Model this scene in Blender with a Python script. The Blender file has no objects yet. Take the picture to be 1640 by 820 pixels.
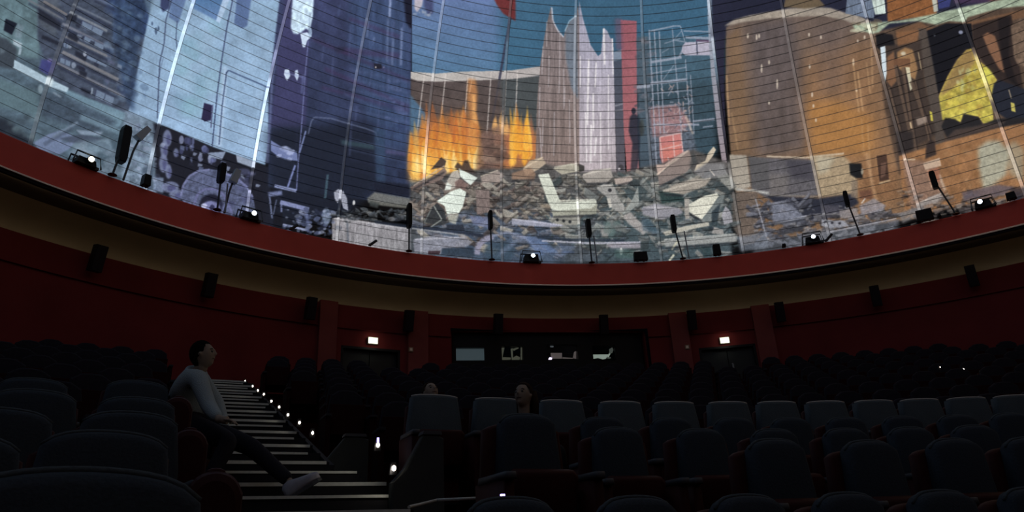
import bpy, bmesh, math, random
import numpy as np
from mathutils import Vector, Matrix
random.seed(7); RNG = np.random.default_rng(11)
C = bpy.context.scene.collection
PI = math.pi

# ------------------------------------------------------------ camera, world, exposure
F, PITCH, ROLL, EZ = 1165.6, .39356, .05283, 1.5       # focal length in pixels of a 1640 wide frame
cp, sp, cr, sr = math.cos(PITCH), math.sin(PITCH), math.cos(ROLL), math.sin(ROLL)
cam_d = bpy.data.cameras.new('camera'); cam = bpy.data.objects.new('camera', cam_d); C.objects.link(cam)
cam_d.sensor_width = 36; cam_d.lens = F / 1640 * 36; cam_d.clip_start = .05; cam_d.clip_end = 200
R0, U0, FW = Vector((1, 0, 0)), Vector((0, -sp, cp)), Vector((0, cp, sp))
rr_, uu_ = R0 * cr - U0 * sr, R0 * sr + U0 * cr
cam.matrix_world = Matrix(((rr_.x, uu_.x, -FW.x, 0), (rr_.y, uu_.y, -FW.y, 0), (rr_.z, uu_.z, -FW.z, EZ), (0, 0, 0, 1)))
bpy.context.scene.camera = cam
w = bpy.data.worlds.new('dark_hall'); bpy.context.scene.world = w; w.use_nodes = True
w.node_tree.nodes['Background'].inputs[0].default_value = (.02, .022, .03, 1)
w.node_tree.nodes['Background'].inputs[1].default_value = .02
vs = bpy.context.scene.view_settings
bpy.context.scene.display_settings.display_device = 'sRGB'
vs.view_transform = 'Standard'; vs.look = 'None'; vs.exposure = 0; vs.gamma = 1; vs.use_curve_mapping = False
bpy.context.scene.cycles.use_denoising = True
bpy.context.scene.cycles.max_bounces = 5

def at(x, y, Y):                       # a place seen at a pixel, Y metres in front of the camera
    dx, dy = (x - 820) / F, (410 - y) / F
    u, v = dx * cr + dy * sr, -dx * sr + dy * cr
    d = Vector((u, cp - v * sp, sp + v * cp)); return d * (Y / d.y) + Vector((0, 0, EZ))
def atz(x, y, z):
    a = at(x, y, 1.) - Vector((0, 0, EZ)); return a * ((z - EZ) / a.z) + Vector((0, 0, EZ))

# ------------------------------------------------------------ geometry of the dome
RS = 14.0
DX, DY = .26809 * RS, .32513 * RS            # plan centre of dome
ZR = .52207 * RS + EZ                        # ring ledge
ZT = .4754 * RS + EZ                         # trim line under the red band
ZW = .43874 * RS + EZ                        # wall top
RW = 1.0861 * RS                             # wall radius
ZC = .48750 * RS + EZ                        # sphere centre
RSP = 14.1                                   # sphere radius of the screen
TH0 = math.asin((ZR - ZC) / RSP)
PH0, DPH = -1.07469, PI / 20                 # ribs each nine degrees
def ring(a, r, z): return Vector((DX + r * math.sin(a), DY + r * math.cos(a), z))
def dome(a, th, r=RSP): return Vector((DX + r * math.cos(th) * math.sin(a), DY + r * math.cos(th) * math.cos(a), ZC + r * math.sin(th)))
def ring_az(px, py, r):                      # azimuth of the ring point seen at a pixel
    d = at(px, py, 1.) - Vector((0, 0, EZ)); dx, dy = d.x, d.y
    A = dx*dx + dy*dy; B = -2*(dx*DX + dy*DY); Cc = DX*DX + DY*DY - r*r
    t = (-B + math.sqrt(B*B - 4*A*Cc)) / (2*A)
    return math.atan2(dx*t - DX, dy*t - DY), d * t + Vector((0, 0, EZ))

# ------------------------------------------------------------ materials
def mat(name, col, rough=.7, spec=.3, em=None, es=0, metal=0, noise=0, scale=20, bump=0):
    m = bpy.data.materials.new(name); m.use_nodes = True; nt = m.node_tree; b = nt.nodes['Principled BSDF']
    b.inputs['Base Color'].default_value = (*col, 1); b.inputs['Roughness'].default_value = rough
    b.inputs['Specular IOR Level'].default_value = spec; b.inputs['Metallic'].default_value = metal
    if em: b.inputs['Emission Color'].default_value = (*em, 1); b.inputs['Emission Strength'].default_value = es
    if noise or bump:
        tc = nt.nodes.new('ShaderNodeTexCoord'); n = nt.nodes.new('ShaderNodeTexNoise'); n.inputs['Scale'].default_value = scale
        n.inputs['Detail'].default_value = 4; nt.links.new(tc.outputs['Object'], n.inputs['Vector'])
        if noise:
            mx = nt.nodes.new('ShaderNodeMix'); mx.data_type = 'RGBA'
            mx.inputs[6].default_value = (*[c * (1 - noise) for c in col], 1); mx.inputs[7].default_value = (*[min(1, c * (1 + noise)) for c in col], 1)
            nt.links.new(n.outputs['Fac'], mx.inputs[0]); nt.links.new(mx.outputs[2], b.inputs['Base Color'])
        if bump:
            bp = nt.nodes.new('ShaderNodeBump'); bp.inputs['Strength'].default_value = bump; bp.inputs['Distance'].default_value = .01
            nt.links.new(n.outputs['Fac'], bp.inputs['Height']); nt.links.new(bp.outputs[0], b.inputs['Normal'])
    return m
M = dict(
    band=mat('red_band_paint', (.60, .075, .050), .55, .2, noise=.12, scale=2.5),
    trim=mat('pale_metal_trim', (.90, .74, .56), .4, .5),
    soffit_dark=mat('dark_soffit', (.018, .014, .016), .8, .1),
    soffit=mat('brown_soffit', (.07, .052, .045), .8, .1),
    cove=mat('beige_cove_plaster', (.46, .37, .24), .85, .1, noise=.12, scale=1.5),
    wall=mat('dark_red_wall_cloth', (.165, .027, .027), .9, .05, noise=.35, scale=.9),
    pilaster=mat('dusky_red_pilaster', (.22, .055, .050), .8, .1, noise=.25, scale=2),
    carpet=mat('dark_red_carpet', (.035, .006, .005), .95, .05, noise=.5, scale=60),
    tread=mat('black_stair_tread', (.010, .010, .012), .8, .15, noise=.3, scale=40),
    strip=mat('pale_nosing_strip', (.50, .52, .46), .5, .3, noise=.2, scale=30),
    added_cove_glow=mat('added_cove_light', (.5, .45, .35), .6, .1, (1, .82, .52), 2.4),  # added glow for the cove, no lamp is seen there
    black=mat('matt_black', (.008, .008, .009), .6, .2),
    frame=mat('black_steel', (.015, .015, .017), .4, .5),
    grey=mat('grey_metal', (.25, .26, .28), .4, .5),
    blue=mat('blue_grey_upholstery', (.030, .040, .050), .9, .1, noise=.3, scale=90, bump=.3),
    blue2=mat('light_blue_grey_upholstery', (.058, .075, .084), .9, .1, noise=.3, scale=90, bump=.3),
    top_highlight=mat('painted_top_highlight', (.42, .42, .39), .8, .1),  # pale colour that paints a highlight on the pad tops
    redseat=mat('dark_red_seat_shell', (.030, .0045, .0035), .7, .15, noise=.3, scale=14),
    farseat=mat('dark_far_seat_cloth', (.017, .016, .022), .9, .1, noise=.4, scale=40),
    armpad=mat('grey_arm_pad', (.045, .048, .052), .6, .3),
    sweater=mat('grey_blue_knit', (.25, .30, .31), .95, .05, noise=.25, scale=120, bump=.6),
    trouser=mat('black_trouser_cloth', (.012, .012, .016), .9, .1, noise=.3, scale=60),
    shoe=mat('pale_grey_shoe', (.26, .26, .29), .7, .2, noise=.2, scale=30),
    skin=mat('skin', (.26, .205, .155), .8, .1, noise=.1, scale=20),
    eye=mat('dark_eye', (.02, .018, .016), .3, .4), lips=mat('muted_lips', (.13, .06, .05), .7, .2),
    hair=mat('black_hair', (.005, .005, .005), 1, .02, noise=.4, scale=90),
    hairb=mat('brown_hair', (.03, .02, .014), 1, .03, noise=.4, scale=90),
    sign=mat('lit_exit_panel', (.8, .85, .8), .5, .2, (1, 1, .82), 2.2),
    signcase=mat('sign_housing', (.3, .3, .25), .5, .3),
    lamp=mat('step_lamp_lens', (.9, .9, .9), .4, .3, (1, .86, .72), 12),
    lamp2=mat('violet_lamp_lens', (.9, .9, .9), .4, .3, (.45, .35, 1), 4),
    plens=mat('projector_lens_glow', (.9, .9, .9), .2, .5, (.72, .85, 1), 14),
    plens2=mat('warm_projector_lens_glow', (.9, .9, .9), .2, .5, (1, .93, .72), 11),
    dark_glass=mat('booth_glass_dark', (.004, .006, .008), .15, .4),
    door=mat('dark_door_leaf', (.006, .009, .010), .5, .3),
    plate=mat('beige_wall_plate', (.30, .20, .13), .6, .2),
)

# ------------------------------------------------------------ mesh helpers
def obj(name, me_or_bm, m=None, parent=None, smooth=False):
    if isinstance(me_or_bm, bmesh.types.BMesh):
        bmesh.ops.recalc_face_normals(me_or_bm, faces=me_or_bm.faces)
        me = bpy.data.meshes.new(name); me_or_bm.to_mesh(me); me_or_bm.free()
        if smooth: me.shade_smooth()
        for mm in (m if isinstance(m, (list, tuple)) else [m]):
            if mm: me.materials.append(mm)
    else: me = me_or_bm
    o = bpy.data.objects.new(name, me); C.objects.link(o)
    if parent: o.parent = parent
    return o
def empty(name, loc=(0, 0, 0), rz=0, parent=None):
    o = bpy.data.objects.new(name, None); C.objects.link(o); o.location = loc; o.rotation_euler = (0, 0, rz); o.empty_display_size = .1
    if parent: o.parent = parent
    return o
def tag(o, label=None, cat=None, group=None, kind=None):
    if label: o['label'] = label
    if cat: o['category'] = cat
    if group: o['group'] = group
    if kind: o['kind'] = kind
    return o
def box(bm, x0, x1, y0, y1, z0, z1, M4=None, mi=0, taper=0):
    v = []
    for z, t in ((z0, 0), (z1, taper)):
        for x, y in ((x0 + t, y0), (x1 - t, y0), (x1 - t, y1), (x0 + t, y1)):
            p = Vector((x, y, z)); v.append(bm.verts.new(M4 @ p if M4 else p))
    for f in ((0, 3, 2, 1), (4, 5, 6, 7), (0, 1, 5, 4), (1, 2, 6, 5), (2, 3, 7, 6), (3, 0, 4, 7)):
        bm.faces.new([v[i] for i in f]).material_index = mi
def tube(bm, pts, r, n=8, mi=0, cap=True, r2=None):
    pts = [Vector(p) for p in pts]; rings = []
    for i, p in enumerate(pts):
        t = (pts[min(i + 1, len(pts) - 1)] - pts[max(i - 1, 0)]).normalized()
        a = t.orthogonal().normalized() if abs(t.z) > .9 else Vector((0, 0, 1)).cross(t).normalized(); b = t.cross(a)
        k = r if r2 is None else r + (r2 - r) * i / (len(pts) - 1)
        rings.append([bm.verts.new(p + (a * math.cos(2*PI*j/n) + b * math.sin(2*PI*j/n)) * k) for j in range(n)])
    for A, B in zip(rings, rings[1:]):
        for j in range(n): bm.faces.new((A[j], A[(j+1) % n], B[(j+1) % n], B[j])).material_index = mi
    if cap: bm.faces.new(rings[0][::-1]).material_index = mi; bm.faces.new(rings[-1]).material_index = mi
def slab(bm, outline, y0, y1, bev=.02, curve=0, mi=0):
    """outline: (x, z) points; extruded from y0 (front) to y1, edges rounded, bowed by curve*x^2"""
    n = len(outline); cx = sum(p[0] for p in outline)/n; cz = sum(p[1] for p in outline)/n
    layers = []
    for y, s in ((y0, bev), (y0 + bev*.35, bev*.3), (y0 + bev, 0), (y1 - bev*.5, 0), (y1, bev*.5)):
        L = []
        for x, z in outline:
            dx, dz = x - cx, z - cz; l = math.hypot(dx, dz) or 1
            xx, zz = x - dx/l*s, z - dz/l*s
            L.append(bm.verts.new((xx, y - curve*xx*xx, zz)))
        layers.append(L)
    for A, B in zip(layers, layers[1:]):
        for j in range(n): bm.faces.new((A[j], A[(j+1) % n], B[(j+1) % n], B[j])).material_index = mi
    bm.faces.new(layers[0][::-1]).material_index = mi; bm.faces.new(layers[-1]).material_index = mi
def revolve(bm, prof, a0, a1, n, mi=0):
    """profile (radius, z) swept round the dome axis"""
    rows = [[bm.verts.new(ring(a0 + (a1 - a0) * i / n, r, z)) for r, z in prof] for i in range(n + 1)]
    for A, B in zip(rows, rows[1:]):
        for j in range(len(prof) - 1): bm.faces.new((A[j], A[j+1], B[j+1], B[j])).material_index = mi

# ------------------------------------------------------------ the film thrown on the dome (painted by this script, no file read)
# canvas units: the film's own picture plane, laid round the dome by azimuth and height below
SS = 2; CX0, CY0, CW, CH = -40, -60, 1720, 540
can = np.zeros((CH*SS, CW*SS, 3), np.float32)
def _blur(a, r):
    r = int(round(r))
    if r < 1: return a
    for ax in (0, 1):
        for _ in range(2):
            p = np.pad(a, [(r+1, r) if k == ax else (0, 0) for k in (0, 1)], mode='edge')
            c = np.cumsum(p, axis=ax, dtype=np.float64); k = 2*r+1
            a = ((c[k:] - c[:-k]) / k if ax == 0 else (c[:, k:] - c[:, :-k]) / k).astype(np.float32)
    return a
def vnoise(h, w, sx, sy, oct=1):
    out = np.zeros((h, w), np.float32); am = 1; tot = 0
    for o in range(oct):
        gh, gw = int(h / sy) + 3, int(w / sx) + 3; g = RNG.random((gh, gw)).astype(np.float32)
        ys = np.arange(h) / sy; xs = np.arange(w) / sx; yi = ys.astype(int); xi = xs.astype(int); fy = (ys - yi)[:, None]; fx = (xs - xi)[None]
        fy = fy*fy*(3-2*fy); fx = fx*fx*(3-2*fx)
        out += am * ((g[yi][:, xi]*(1-fx) + g[yi][:, xi+1]*fx)*(1-fy) + (g[yi+1][:, xi]*(1-fx) + g[yi+1][:, xi+1]*fx)*fy); tot += am
        am *= .55; sx = max(1.5, sx/2); sy = max(1.5, sy/2)
    return out / tot
def poly(col, pts, a=1., soft=.8, col2=None, ax='y', tex=0, sx=4, sy=4, tcol=None):
    P = [((x - CX0)*SS, (y - CY0)*SS) for x, y in pts]; pad = int(soft*SS*3) + 3
    x0 = max(0, int(min(p[0] for p in P)) - pad); x1 = min(CW*SS, int(max(p[0] for p in P)) + pad)
    y0 = max(0, int(min(p[1] for p in P)) - pad); y1 = min(CH*SS, int(max(p[1] for p in P)) + pad)
    if x1 <= x0 or y1 <= y0: return
    X = np.arange(x0, x1)[None] + .5; Y = np.arange(y0, y1)[:, None] + .5
    m = np.zeros((y1-y0, x1-x0), bool)
    for (ax_, ay_), (bx_, by_) in zip(P, P[1:] + P[:1]):
        if ay_ == by_: continue
        m ^= ((ay_ > Y) != (by_ > Y)) & (X < (bx_-ax_)*(Y-ay_)/(by_-ay_) + ax_)
    m = _blur(m.astype(np.float32), soft*SS*.7)[..., None] * a
    c = np.array(col, np.float32) / 255.
    if col2 is not None:
        t = np.linspace(0, 1, m.shape[0])[:, None, None] if ax == 'y' else np.linspace(0, 1, m.shape[1])[None, :, None]
        c = c*(1-t) + np.array(col2, np.float32)/255*t
    if tex:
        n = vnoise(m.shape[0], m.shape[1], sx*SS, sy*SS, 3)[..., None]; n = np.clip((n - .5)*2.4, -1, 1)
        c = c*(1 + tex*n) if tcol is None else c + (np.array(tcol, np.float32)/255 - c)*np.clip(n*tex, 0, 1)
    can[y0:y1, x0:x1] = can[y0:y1, x0:x1]*(1-m) + c*m
def line(col, w, pts, a=1., soft=.5):
    for (x0, y0), (x1, y1) in zip(pts, pts[1:]):
        L = math.hypot(x1-x0, y1-y0) or 1; nx, ny = -(y1-y0)/L*w/2, (x1-x0)/L*w/2
        poly(col, [(x0+nx, y0+ny), (x1+nx, y1+ny), (x1-nx, y1-ny), (x0-nx, y0-ny)], a, soft)
def ell(col, x, y, rx, ry, a=1., soft=1., rot=0, n=20):
    c, s = math.cos(rot), math.sin(rot)
    poly(col, [(x + rx*math.cos(t)*c - ry*math.sin(t)*s, y + rx*math.cos(t)*s + ry*math.sin(t)*c) for t in [2*PI*i/n for i in range(n)]], a, soft)
def R(x0, y0, x1, y1): return [(x0, y0), (x1, y0), (x1, y1), (x0, y1)]
def blobs(n, reg, cols, smin, smax, a=.6, soft=1.2, asp=2., rot=0.):
    x0, y0, x1, y1 = reg
    for _ in range(n):
        k = random.uniform(smin, smax); ell(random.choice(cols), random.uniform(x0, x1), random.uniform(y0, y1), k*asp*random.uniform(.6, 1.2), k, a*random.uniform(.5, 1), soft, rot + random.uniform(-.4, .4), 9)
def shards(n, reg, cols, smin, smax, a=.85, soft=.5, rot=None):
    x0, y0, x1, y1 = reg
    for _ in range(n):
        x, y, k = random.uniform(x0, x1), random.uniform(y0, y1), random.uniform(smin, smax); r = random.uniform(-.9, .9) if rot is None else rot + random.uniform(-.35, .35)
        L, W = k*random.uniform(.8, 1.6), k*random.uniform(.18, .55); c, s = math.cos(r), math.sin(r)
        q = [(-L/2, -W/2*random.uniform(.4, 1.3)), (L/2, -W/2*random.uniform(.3, 1)), (L/2*random.uniform(.6, 1), W/2), (-L/2*random.uniform(.6, 1.1), W/2*random.uniform(.5, 1.3))]
        col = random.choice(cols); q = [(x + u*c - v*s, y + u*s + v*c) for u, v in q]
        poly([v*.4 for v in col], [(u+1.2, v+2.2) for u, v in q], a*.8, soft+.3); poly(col, q, a, soft, [v*.78 for v in col])
def flames(n, base, cols, hmin, hmax, wd, a=.55):
    (x0, y0), (x1, y1) = base
    for _ in range(n):
        t = random.random(); x, y = x0+(x1-x0)*t, y0+(y1-y0)*t - random.uniform(0, hmax*.5); h = random.uniform(hmin, hmax); k = random.uniform(.5, 1)*wd; d = random.uniform(-4, 4)
        poly(random.choice(cols), [(x-k, y), (x-k*.8, y-h*.4), (x-k*.1+d, y-h), (x+k*.7, y-h*.45), (x+k, y), (x, y+h*.15)], a, 1.6)

# --- far left: street, apartment block
poly((72, 92, 108), R(-40, -60, 260, 330), tex=.22, sx=14, sy=9)
poly((86, 112, 122), [(-40, -60), (75, -60), (72, 30), (60, 95), (-40, 80)], soft=3, tex=.2, sx=12, sy=12)
poly((56, 66, 78), [(-40, 50), (10, 62), (28, 78), (24, 112), (-40, 100)], soft=3)
poly((22, 27, 42), [(9, 30), (28, 38), (19, 56), (6, 49)], soft=1)
poly((110, 130, 145), [(28, 38), (38, 42), (34, 62), (23, 60)], .7, 2); poly((150, 170, 184), [(22, 63), (36, 70), (34, 78), (21, 71)])
poly((140, 160, 176), [(31, 77), (35, 79), (33, 88), (29, 88)]); poly((95, 112, 126), [(0, 75), (9, 83), (0, 88)], .8, 2)
poly((62, 72, 92), [(62, -60), (270, -60), (215, 190), (108, 142), (80, 125), (60, 60)], soft=2, tex=.22, sx=12, sy=6)
poly((44, 66, 112), [(175, -60), (270, -60), (245, 60), (205, 60), (172, 10)], .8, 6, tex=.3, sx=8, sy=6)
poly((84, 92, 100), [(60, -60), (100, -60), (90, 60), (62, 40)], .5, 4)
for (a, b, cc, wd) in (((45, 0), (102, 31), (100, 104, 116), 3), ((118, 8), (200, 48), (100, 110, 128), 3), ((112, 20), (172, 50), (122, 130, 142), 4), ((100, 38), (182, 80), (108, 113, 130), 4),
                       ((104, 58), (178, 93), (120, 122, 130), 4), ((100, 83), (190, 128), (122, 122, 128), 5), ((92, 101), (200, 156), (112, 116, 130), 4), ((70, 2), (108, 24), (118, 112, 112), 3), ((150, -4), (206, 20), (84, 98, 128), 3)):
    line(cc, wd, [a, b], .85, 1.)
    line((38, 44, 66), 3.5, [(a[0]+1, a[1]+6), (b[0]-4, b[1]+5)], .7, 1.2)
for q in ([(62, 14), (98, 38), (97, 50), (62, 30)], [(108, 24), (124, 24), (122, 36), (106, 33)], [(110, 52), (126, 58), (124, 69), (108, 60)], [(121, 81), (140, 90), (137, 99), (120, 89)], [(127, 112), (140, 117), (138, 125), (127, 120)], [(130, 140), (148, 147), (146, 152), (130, 146)], [(68, 56), (97, 68), (95, 74), (66, 62)]):
    poly((28, 32, 46), q, .85, 1.5)
for q in ([(132, 34), (166, 50), (162, 59), (131, 43)], [(136, 58), (167, 73), (165, 81), (134, 66)], [(140, 89), (172, 104), (170, 108), (139, 94)], [(97, 92), (113, 99), (112, 107), (96, 100)], [(155, 144), (183, 157), (180, 168), (153, 156)], [(103, 68), (110, 70), (109, 78), (102, 75)], [(128, 55), (133, 57), (132, 66), (128, 64)]):
    poly((52, 58, 88), [(x-1, y-1) for x, y in q], .9, 1.2); poly((112, 132, 158), q, .85, .9); line((58, 66, 92), 1.2, [((q[0][0]+q[1][0])/2, (q[0][1]+q[1][1])/2), ((q[2][0]+q[3][0])/2, (q[2][1]+q[3][1])/2)])
ell((160, 170, 190), 136, 87, 3, 4, .8); ell((140, 155, 178), 118, 105, 3.5, 5, .7); line((130, 145, 165), 2.5, [(148, 141), (147, 152)]); ell((135, 148, 170), 112, 75, 3, 3, .7)
blobs(40, (168, 0, 228, 165), [(38, 52, 86), (80, 105, 140), (50, 66, 100), (100, 122, 150)], 2, 6, .6, 1.6, 1.4, .5)
poly((58, 60, 128), [(66, 95), (88, 98), (86, 112), (79, 122), (63, 112)], .85, 2); ell((120, 110, 170), 80, 97, 4, 3, .6)
poly((158, 183, 200), [(23, 96), (82, 128), (110, 141), (108, 149), (72, 135), (22, 109)], 1, .8); poly((198, 215, 222), [(75, 122), (86, 127), (83, 139), (74, 135)], .8, 1.2)
poly((104, 136, 156), [(108, 145), (205, 182), (190, 204), (150, 190), (102, 160)], .9, 1.5); poly((120, 152, 172), [(100, 155), (205, 188), (205, 194), (100, 165)], .5, 2)
poly((58, 72, 90), [(72, 148), (106, 152), (190, 196), (150, 215), (66, 185)], .8, 4, tex=.25, sx=8, sy=5); poly((84, 110, 120), [(-20, 118), (62, 148), (62, 188), (-20, 165)], .8, 4)
ell((150, 172, 184), 65, 143, 4, 7, .6, 1.5); line((140, 158, 176), 3, [(85, 148), (98, 156)], .6, 1.5)
poly((30, 36, 48), [(-40, 180), (15, 192), (48, 222), (60, 240), (-40, 225)], .9, 5); blobs(14, (5, 185, 60, 225), [(88, 110, 120), (46, 56, 66)], 3, 7, .5, 2)
poly((106, 122, 158), [(55, 228), (76, 216), (100, 208), (125, 222), (112, 238), (95, 248), (62, 240)], .9, 1.5); poly((62, 72, 92), [(95, 222), (130, 215), (165, 222), (150, 232), (108, 228)], .85, 1.5)
poly((128, 146, 170), [(122, 208), (165, 212), (160, 218), (130, 216)], .8, 1.5); line((110, 128, 150), 4, [(85, 220), (125, 196)], .8, 1.5); line((52, 62, 80), 6, [(70, 232), (118, 205)], .5, 2)
poly((122, 146, 166), [(115, 232), (175, 222), (180, 240), (130, 250)], .7, 3); poly((110, 140, 160), [(130, 182), (205, 212), (200, 220), (128, 192)], .7, 2)
blobs(26, (100, 225, 205, 295), [(110, 128, 146), (70, 88, 106), (132, 148, 168)], 3, 8, .6, 1.6)
# --- truck body
poly((128, 160, 190), [(250, -60), (470, -60), (455, 60), (425, 265), (340, 236), (268, 204), (206, 180), (240, 20)], 1, 1.5, (136, 168, 204), tex=.10, sx=22, sy=16)
blobs(34, (285, 30, 350, 190), [(118, 164, 182), (146, 178, 206), (112, 152, 180)], 8, 20, .5, 6, 1.)
blobs(14, (355, 40, 440, 230), [(150, 180, 212), (120, 155, 195)], 8, 18, .4, 6, .8)
poly((44, 62, 92), [(190, -60), (252, -60), (222, 80), (215, 180), (205, 170), (180, 60)], .8, 4, tex=.4, sx=8, sy=9)
poly((100, 125, 145), [(228, -10), (250, -10), (240, 30)], .6, 3)
poly((44, 52, 92), [(258, -10), (275, -10), (271, 14), (261, 20), (257, 10)], .9, 1.5); poly((82, 106, 150), [(276, -10), (301, -10), (286, 38), (270, 28)], .9, 1.2)
poly((66, 110, 156), [(311, -10), (364, -10), (352, 36), (310, 14)], 1, 1.2, (98, 128, 178)); poly((164, 190, 220), [(360, -10), (372, -10), (352, 37), (346, 34)], .9, 1.)
poly((82, 106, 152), [(380, -10), (404, -10), (396, 42), (388, 46), (375, 38)], 1, 1.2); line((120, 148, 186), 3, [(377, -10), (371, 36)], .8)
line((48, 58, 96), 1.8, [(375, -10), (364, 42), (356, 92), (348, 150), (340, 235)], .9, .6); poly((166, 192, 222), [(358, 105), (350, 205), (345, 232), (355, 236), (362, 150), (364, 110)], .7, 2)
line((50, 66, 104), 1.8, [(362, 118), (366, 113), (440, 145)], .9, .6); line((50, 66, 104), 1.8, [(363, 116), (356, 170), (351, 232)], .9, .6); line((70, 90, 130), 1.2, [(418, 134), (425, 140), (414, 200), (405, 258)], .6, .8)
line((44, 52, 84), 1.6, [(278, -10), (266, 32), (263, 70), (256, 100), (252, 190)], .85, .6); line((52, 62, 96), 1.6, [(284, 34), (282, 60), (284, 80)], .8, .8); line((60, 70, 105), 1, [(262, 90), (253, 130)], .6, .6)
for q in ((250, 50, 2, 6), (244, 38, 1.5, 3), (254, 46, 1.5, 4)): ell((44, 60, 92), *q, .7, 1)
poly((40, 36, 70), [(327, 165), (340, 169), (338, 193), (328, 195), (323, 190)], 1, .9); line((56, 50, 90), 1.6, [(341, 168), (338, 205)], .8)
# --- under the truck: dark chassis, wheel, hanging clumps
poly((26, 28, 40), [(244, 196), (272, 206), (340, 236), (430, 268), (440, 380), (300, 350), (250, 310)], 1, 1.5)
poly((108, 128, 150), [(200, 176), (246, 196), (250, 310), (195, 296), (195, 240)], .9, 2.5, tex=.3, sx=8, sy=8); blobs(20, (200, 200, 250, 310), [(84, 100, 122), (132, 150, 176), (88, 106, 134)], 3, 8, .6, 1.6, .9)
poly((60, 76, 96), [(228, 270), (246, 262), (246, 305), (228, 300)], .7, 2); poly((120, 138, 170), [(246, 284), (262, 285), (262, 310), (246, 306)], .8, 1.2)
for (x, y, rx, ry) in ((268, 222, 7, 14), (263, 240, 6, 14), (262, 262, 7, 15), (270, 275, 5, 12), (282, 245, 4, 7), (273, 300, 14, 9), (285, 312, 14, 8)): ell((112, 122, 160), x, y, rx, ry, .85, 1.2); ell((60, 62, 110), x+2, y+2, rx*.5, ry*.6, .6, 1.2)
for _ in range(15):
    x = random.uniform(288, 345); ell(random.choice([(100, 110, 158), (68, 74, 116), (140, 150, 190)]), x, 205 + (x-272)*.42 + random.uniform(5, 30), random.uniform(2, 5), random.uniform(3, 7), .7, .9)
poly((132, 148, 178), [(333, 245), (362, 243), (356, 256), (336, 252)], .9, 1); poly((150, 165, 190), [(378, 248), (410, 260), (408, 270), (380, 260)], .9, 1)
poly((80, 88, 120), [(289, 315), (293, 296), (303, 281), (318, 273), (336, 271), (356, 274), (380, 284), (396, 298), (406, 318), (412, 350), (300, 335)], 1, 1, tex=.25, sx=5, sy=5)
line((112, 118, 162), 3.2, [(290, 314), (294, 296), (304, 282), (318, 274), (336, 272)], .9, .8); line((120, 126, 172), 3, [(356, 276), (380, 286), (396, 300), (405, 316)], .9, 1)
line((100, 104, 150), 4, [(311, 328), (316, 312), (328, 303), (345, 303), (358, 312), (368, 330), (372, 345)], .9, 1); ell((26, 27, 44), 338, 330, 19, 19, .95, 1.2); ell((120, 124, 176), 338, 333, 15, 11, .9, 1.5); ell((180, 185, 220), 327, 330, 5, 4, .8, 1); ell((40, 40, 70), 340, 333, 4, 5, .9, 1)
blobs(22, (350, 275, 405, 335), [(52, 56, 92), (98, 104, 150)], 2, 6, .5, 1.4)
# --- blue-slate rear of the second vehicle
poly((56, 62, 100), [(455, -60), (660, -60), (658, 330), (430, 300), (430, 150)], 1, 1.2, (40, 52, 80), tex=.16, sx=18, sy=26)
poly((60, 84, 124), [(560, -60), (660, -60), (658, 240), (600, 230), (560, 80)], .6, 10, (54, 76, 116), tex=.2, sx=5, sy=40)
poly((62, 60, 104), [(458, -10), (498, -10), (490, 205), (432, 205)], .7, 3); poly((26, 32, 48), [(430, 205), (600, 195), (612, 300), (560, 345), (432, 370)], .9, 12)
poly((188, 214, 236), [(470, -20), (504, -20), (501, 28), (496, 50), (490, 46), (483, 52), (477, 55), (470, 54), (466, 44)], 1, 1.2, tex=.15, sx=5, sy=6); poly((196, 216, 240), [(481, 54), (492, 52), (500, 58), (492, 66), (489, 76), (485, 76)], .95, 1)
ell((150, 175, 205), 497, 52, 3, 8, .8, 1); poly((196, 214, 236), [(456, 112), (463, 111), (465, 122), (460, 130), (455, 120)], .95, 1); poly((184, 202, 228), [(473, 113), (477, 112), (479, 122), (476, 130), (472, 122)], .95, 1); line((130, 140, 190), 2, [(456, 117), (486, 124)], .5, 1)
line((104, 112, 164), 1.8, [(494, 66), (489, 120), (483, 205), (478, 260), (475, 305)], .85, .8); line((90, 98, 150), 4, [(486, 120), (484, 150)], .7, 1.5); line((116, 128, 182), 4, [(442, 80), (436, 130), (432, 205), (428, 262)], .5, 1.5)
for (x0, y0, x1, y1, wd) in ((500, 62, 656, 130, 5), (520, 110, 656, 172, 6), (540, 80, 640, 90, 10), (515, 140, 656, 178, 5), (560, 30, 640, 60, 6)): line((64, 46, 84), wd, [(x0, y0), (x1, y1)], .5, 2.5)
line((70, 92, 136), 4, [(550, 150), (656, 196)], .4, 2); ell((30, 38, 56), 544, 80, 8, 5, .6, 2.5); poly((28, 26, 34), [(599, 102), (611, 103), (612, 110), (600, 111)], .9, 1); ell((230, 220, 220), 602, 108, 1.2, 1.4, 1, .5); ell((170, 160, 190), 615, 108, 1.5, 1, .6, .6)
for x, y0, y1, a in ((626, -10, 28, .9), (622, 30, 100, .3), (630, 60, 105, .35), (644, 45, 105, .5), (590, 30, 60, .3), (600, 60, 68, .3)): line((140, 158, 204), 3.5, [(x, y0), (x-2, y1)], a, 1.5)
poly((22, 22, 38), [(646, -10), (664, -10), (663, 44), (657, 46), (650, 35)], .9, 2); blobs(20, (617, 130, 655, 215), [(60, 78, 124), (92, 106, 156), (46, 58, 98)], 2, 5, .5, 1.5, 2.2, .1)
line((110, 122, 160), 2.4, [(494, 215), (499, 194), (504, 188), (530, 190), (585, 206), (602, 212), (606, 225)], .5, 1); line((116, 130, 182), 2.6, [(490, 210), (480, 245)], .9, .8); poly((50, 72, 84), [(545, 224), (600, 232), (600, 240), (548, 232)], .8, 2)
poly((48, 70, 100), [(600, 205), (616, 210), (617, 305), (603, 300)], .7, 2); poly((90, 84, 130), [(618, 240), (650, 244), (650, 250), (618, 246)], .5, 2)
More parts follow.
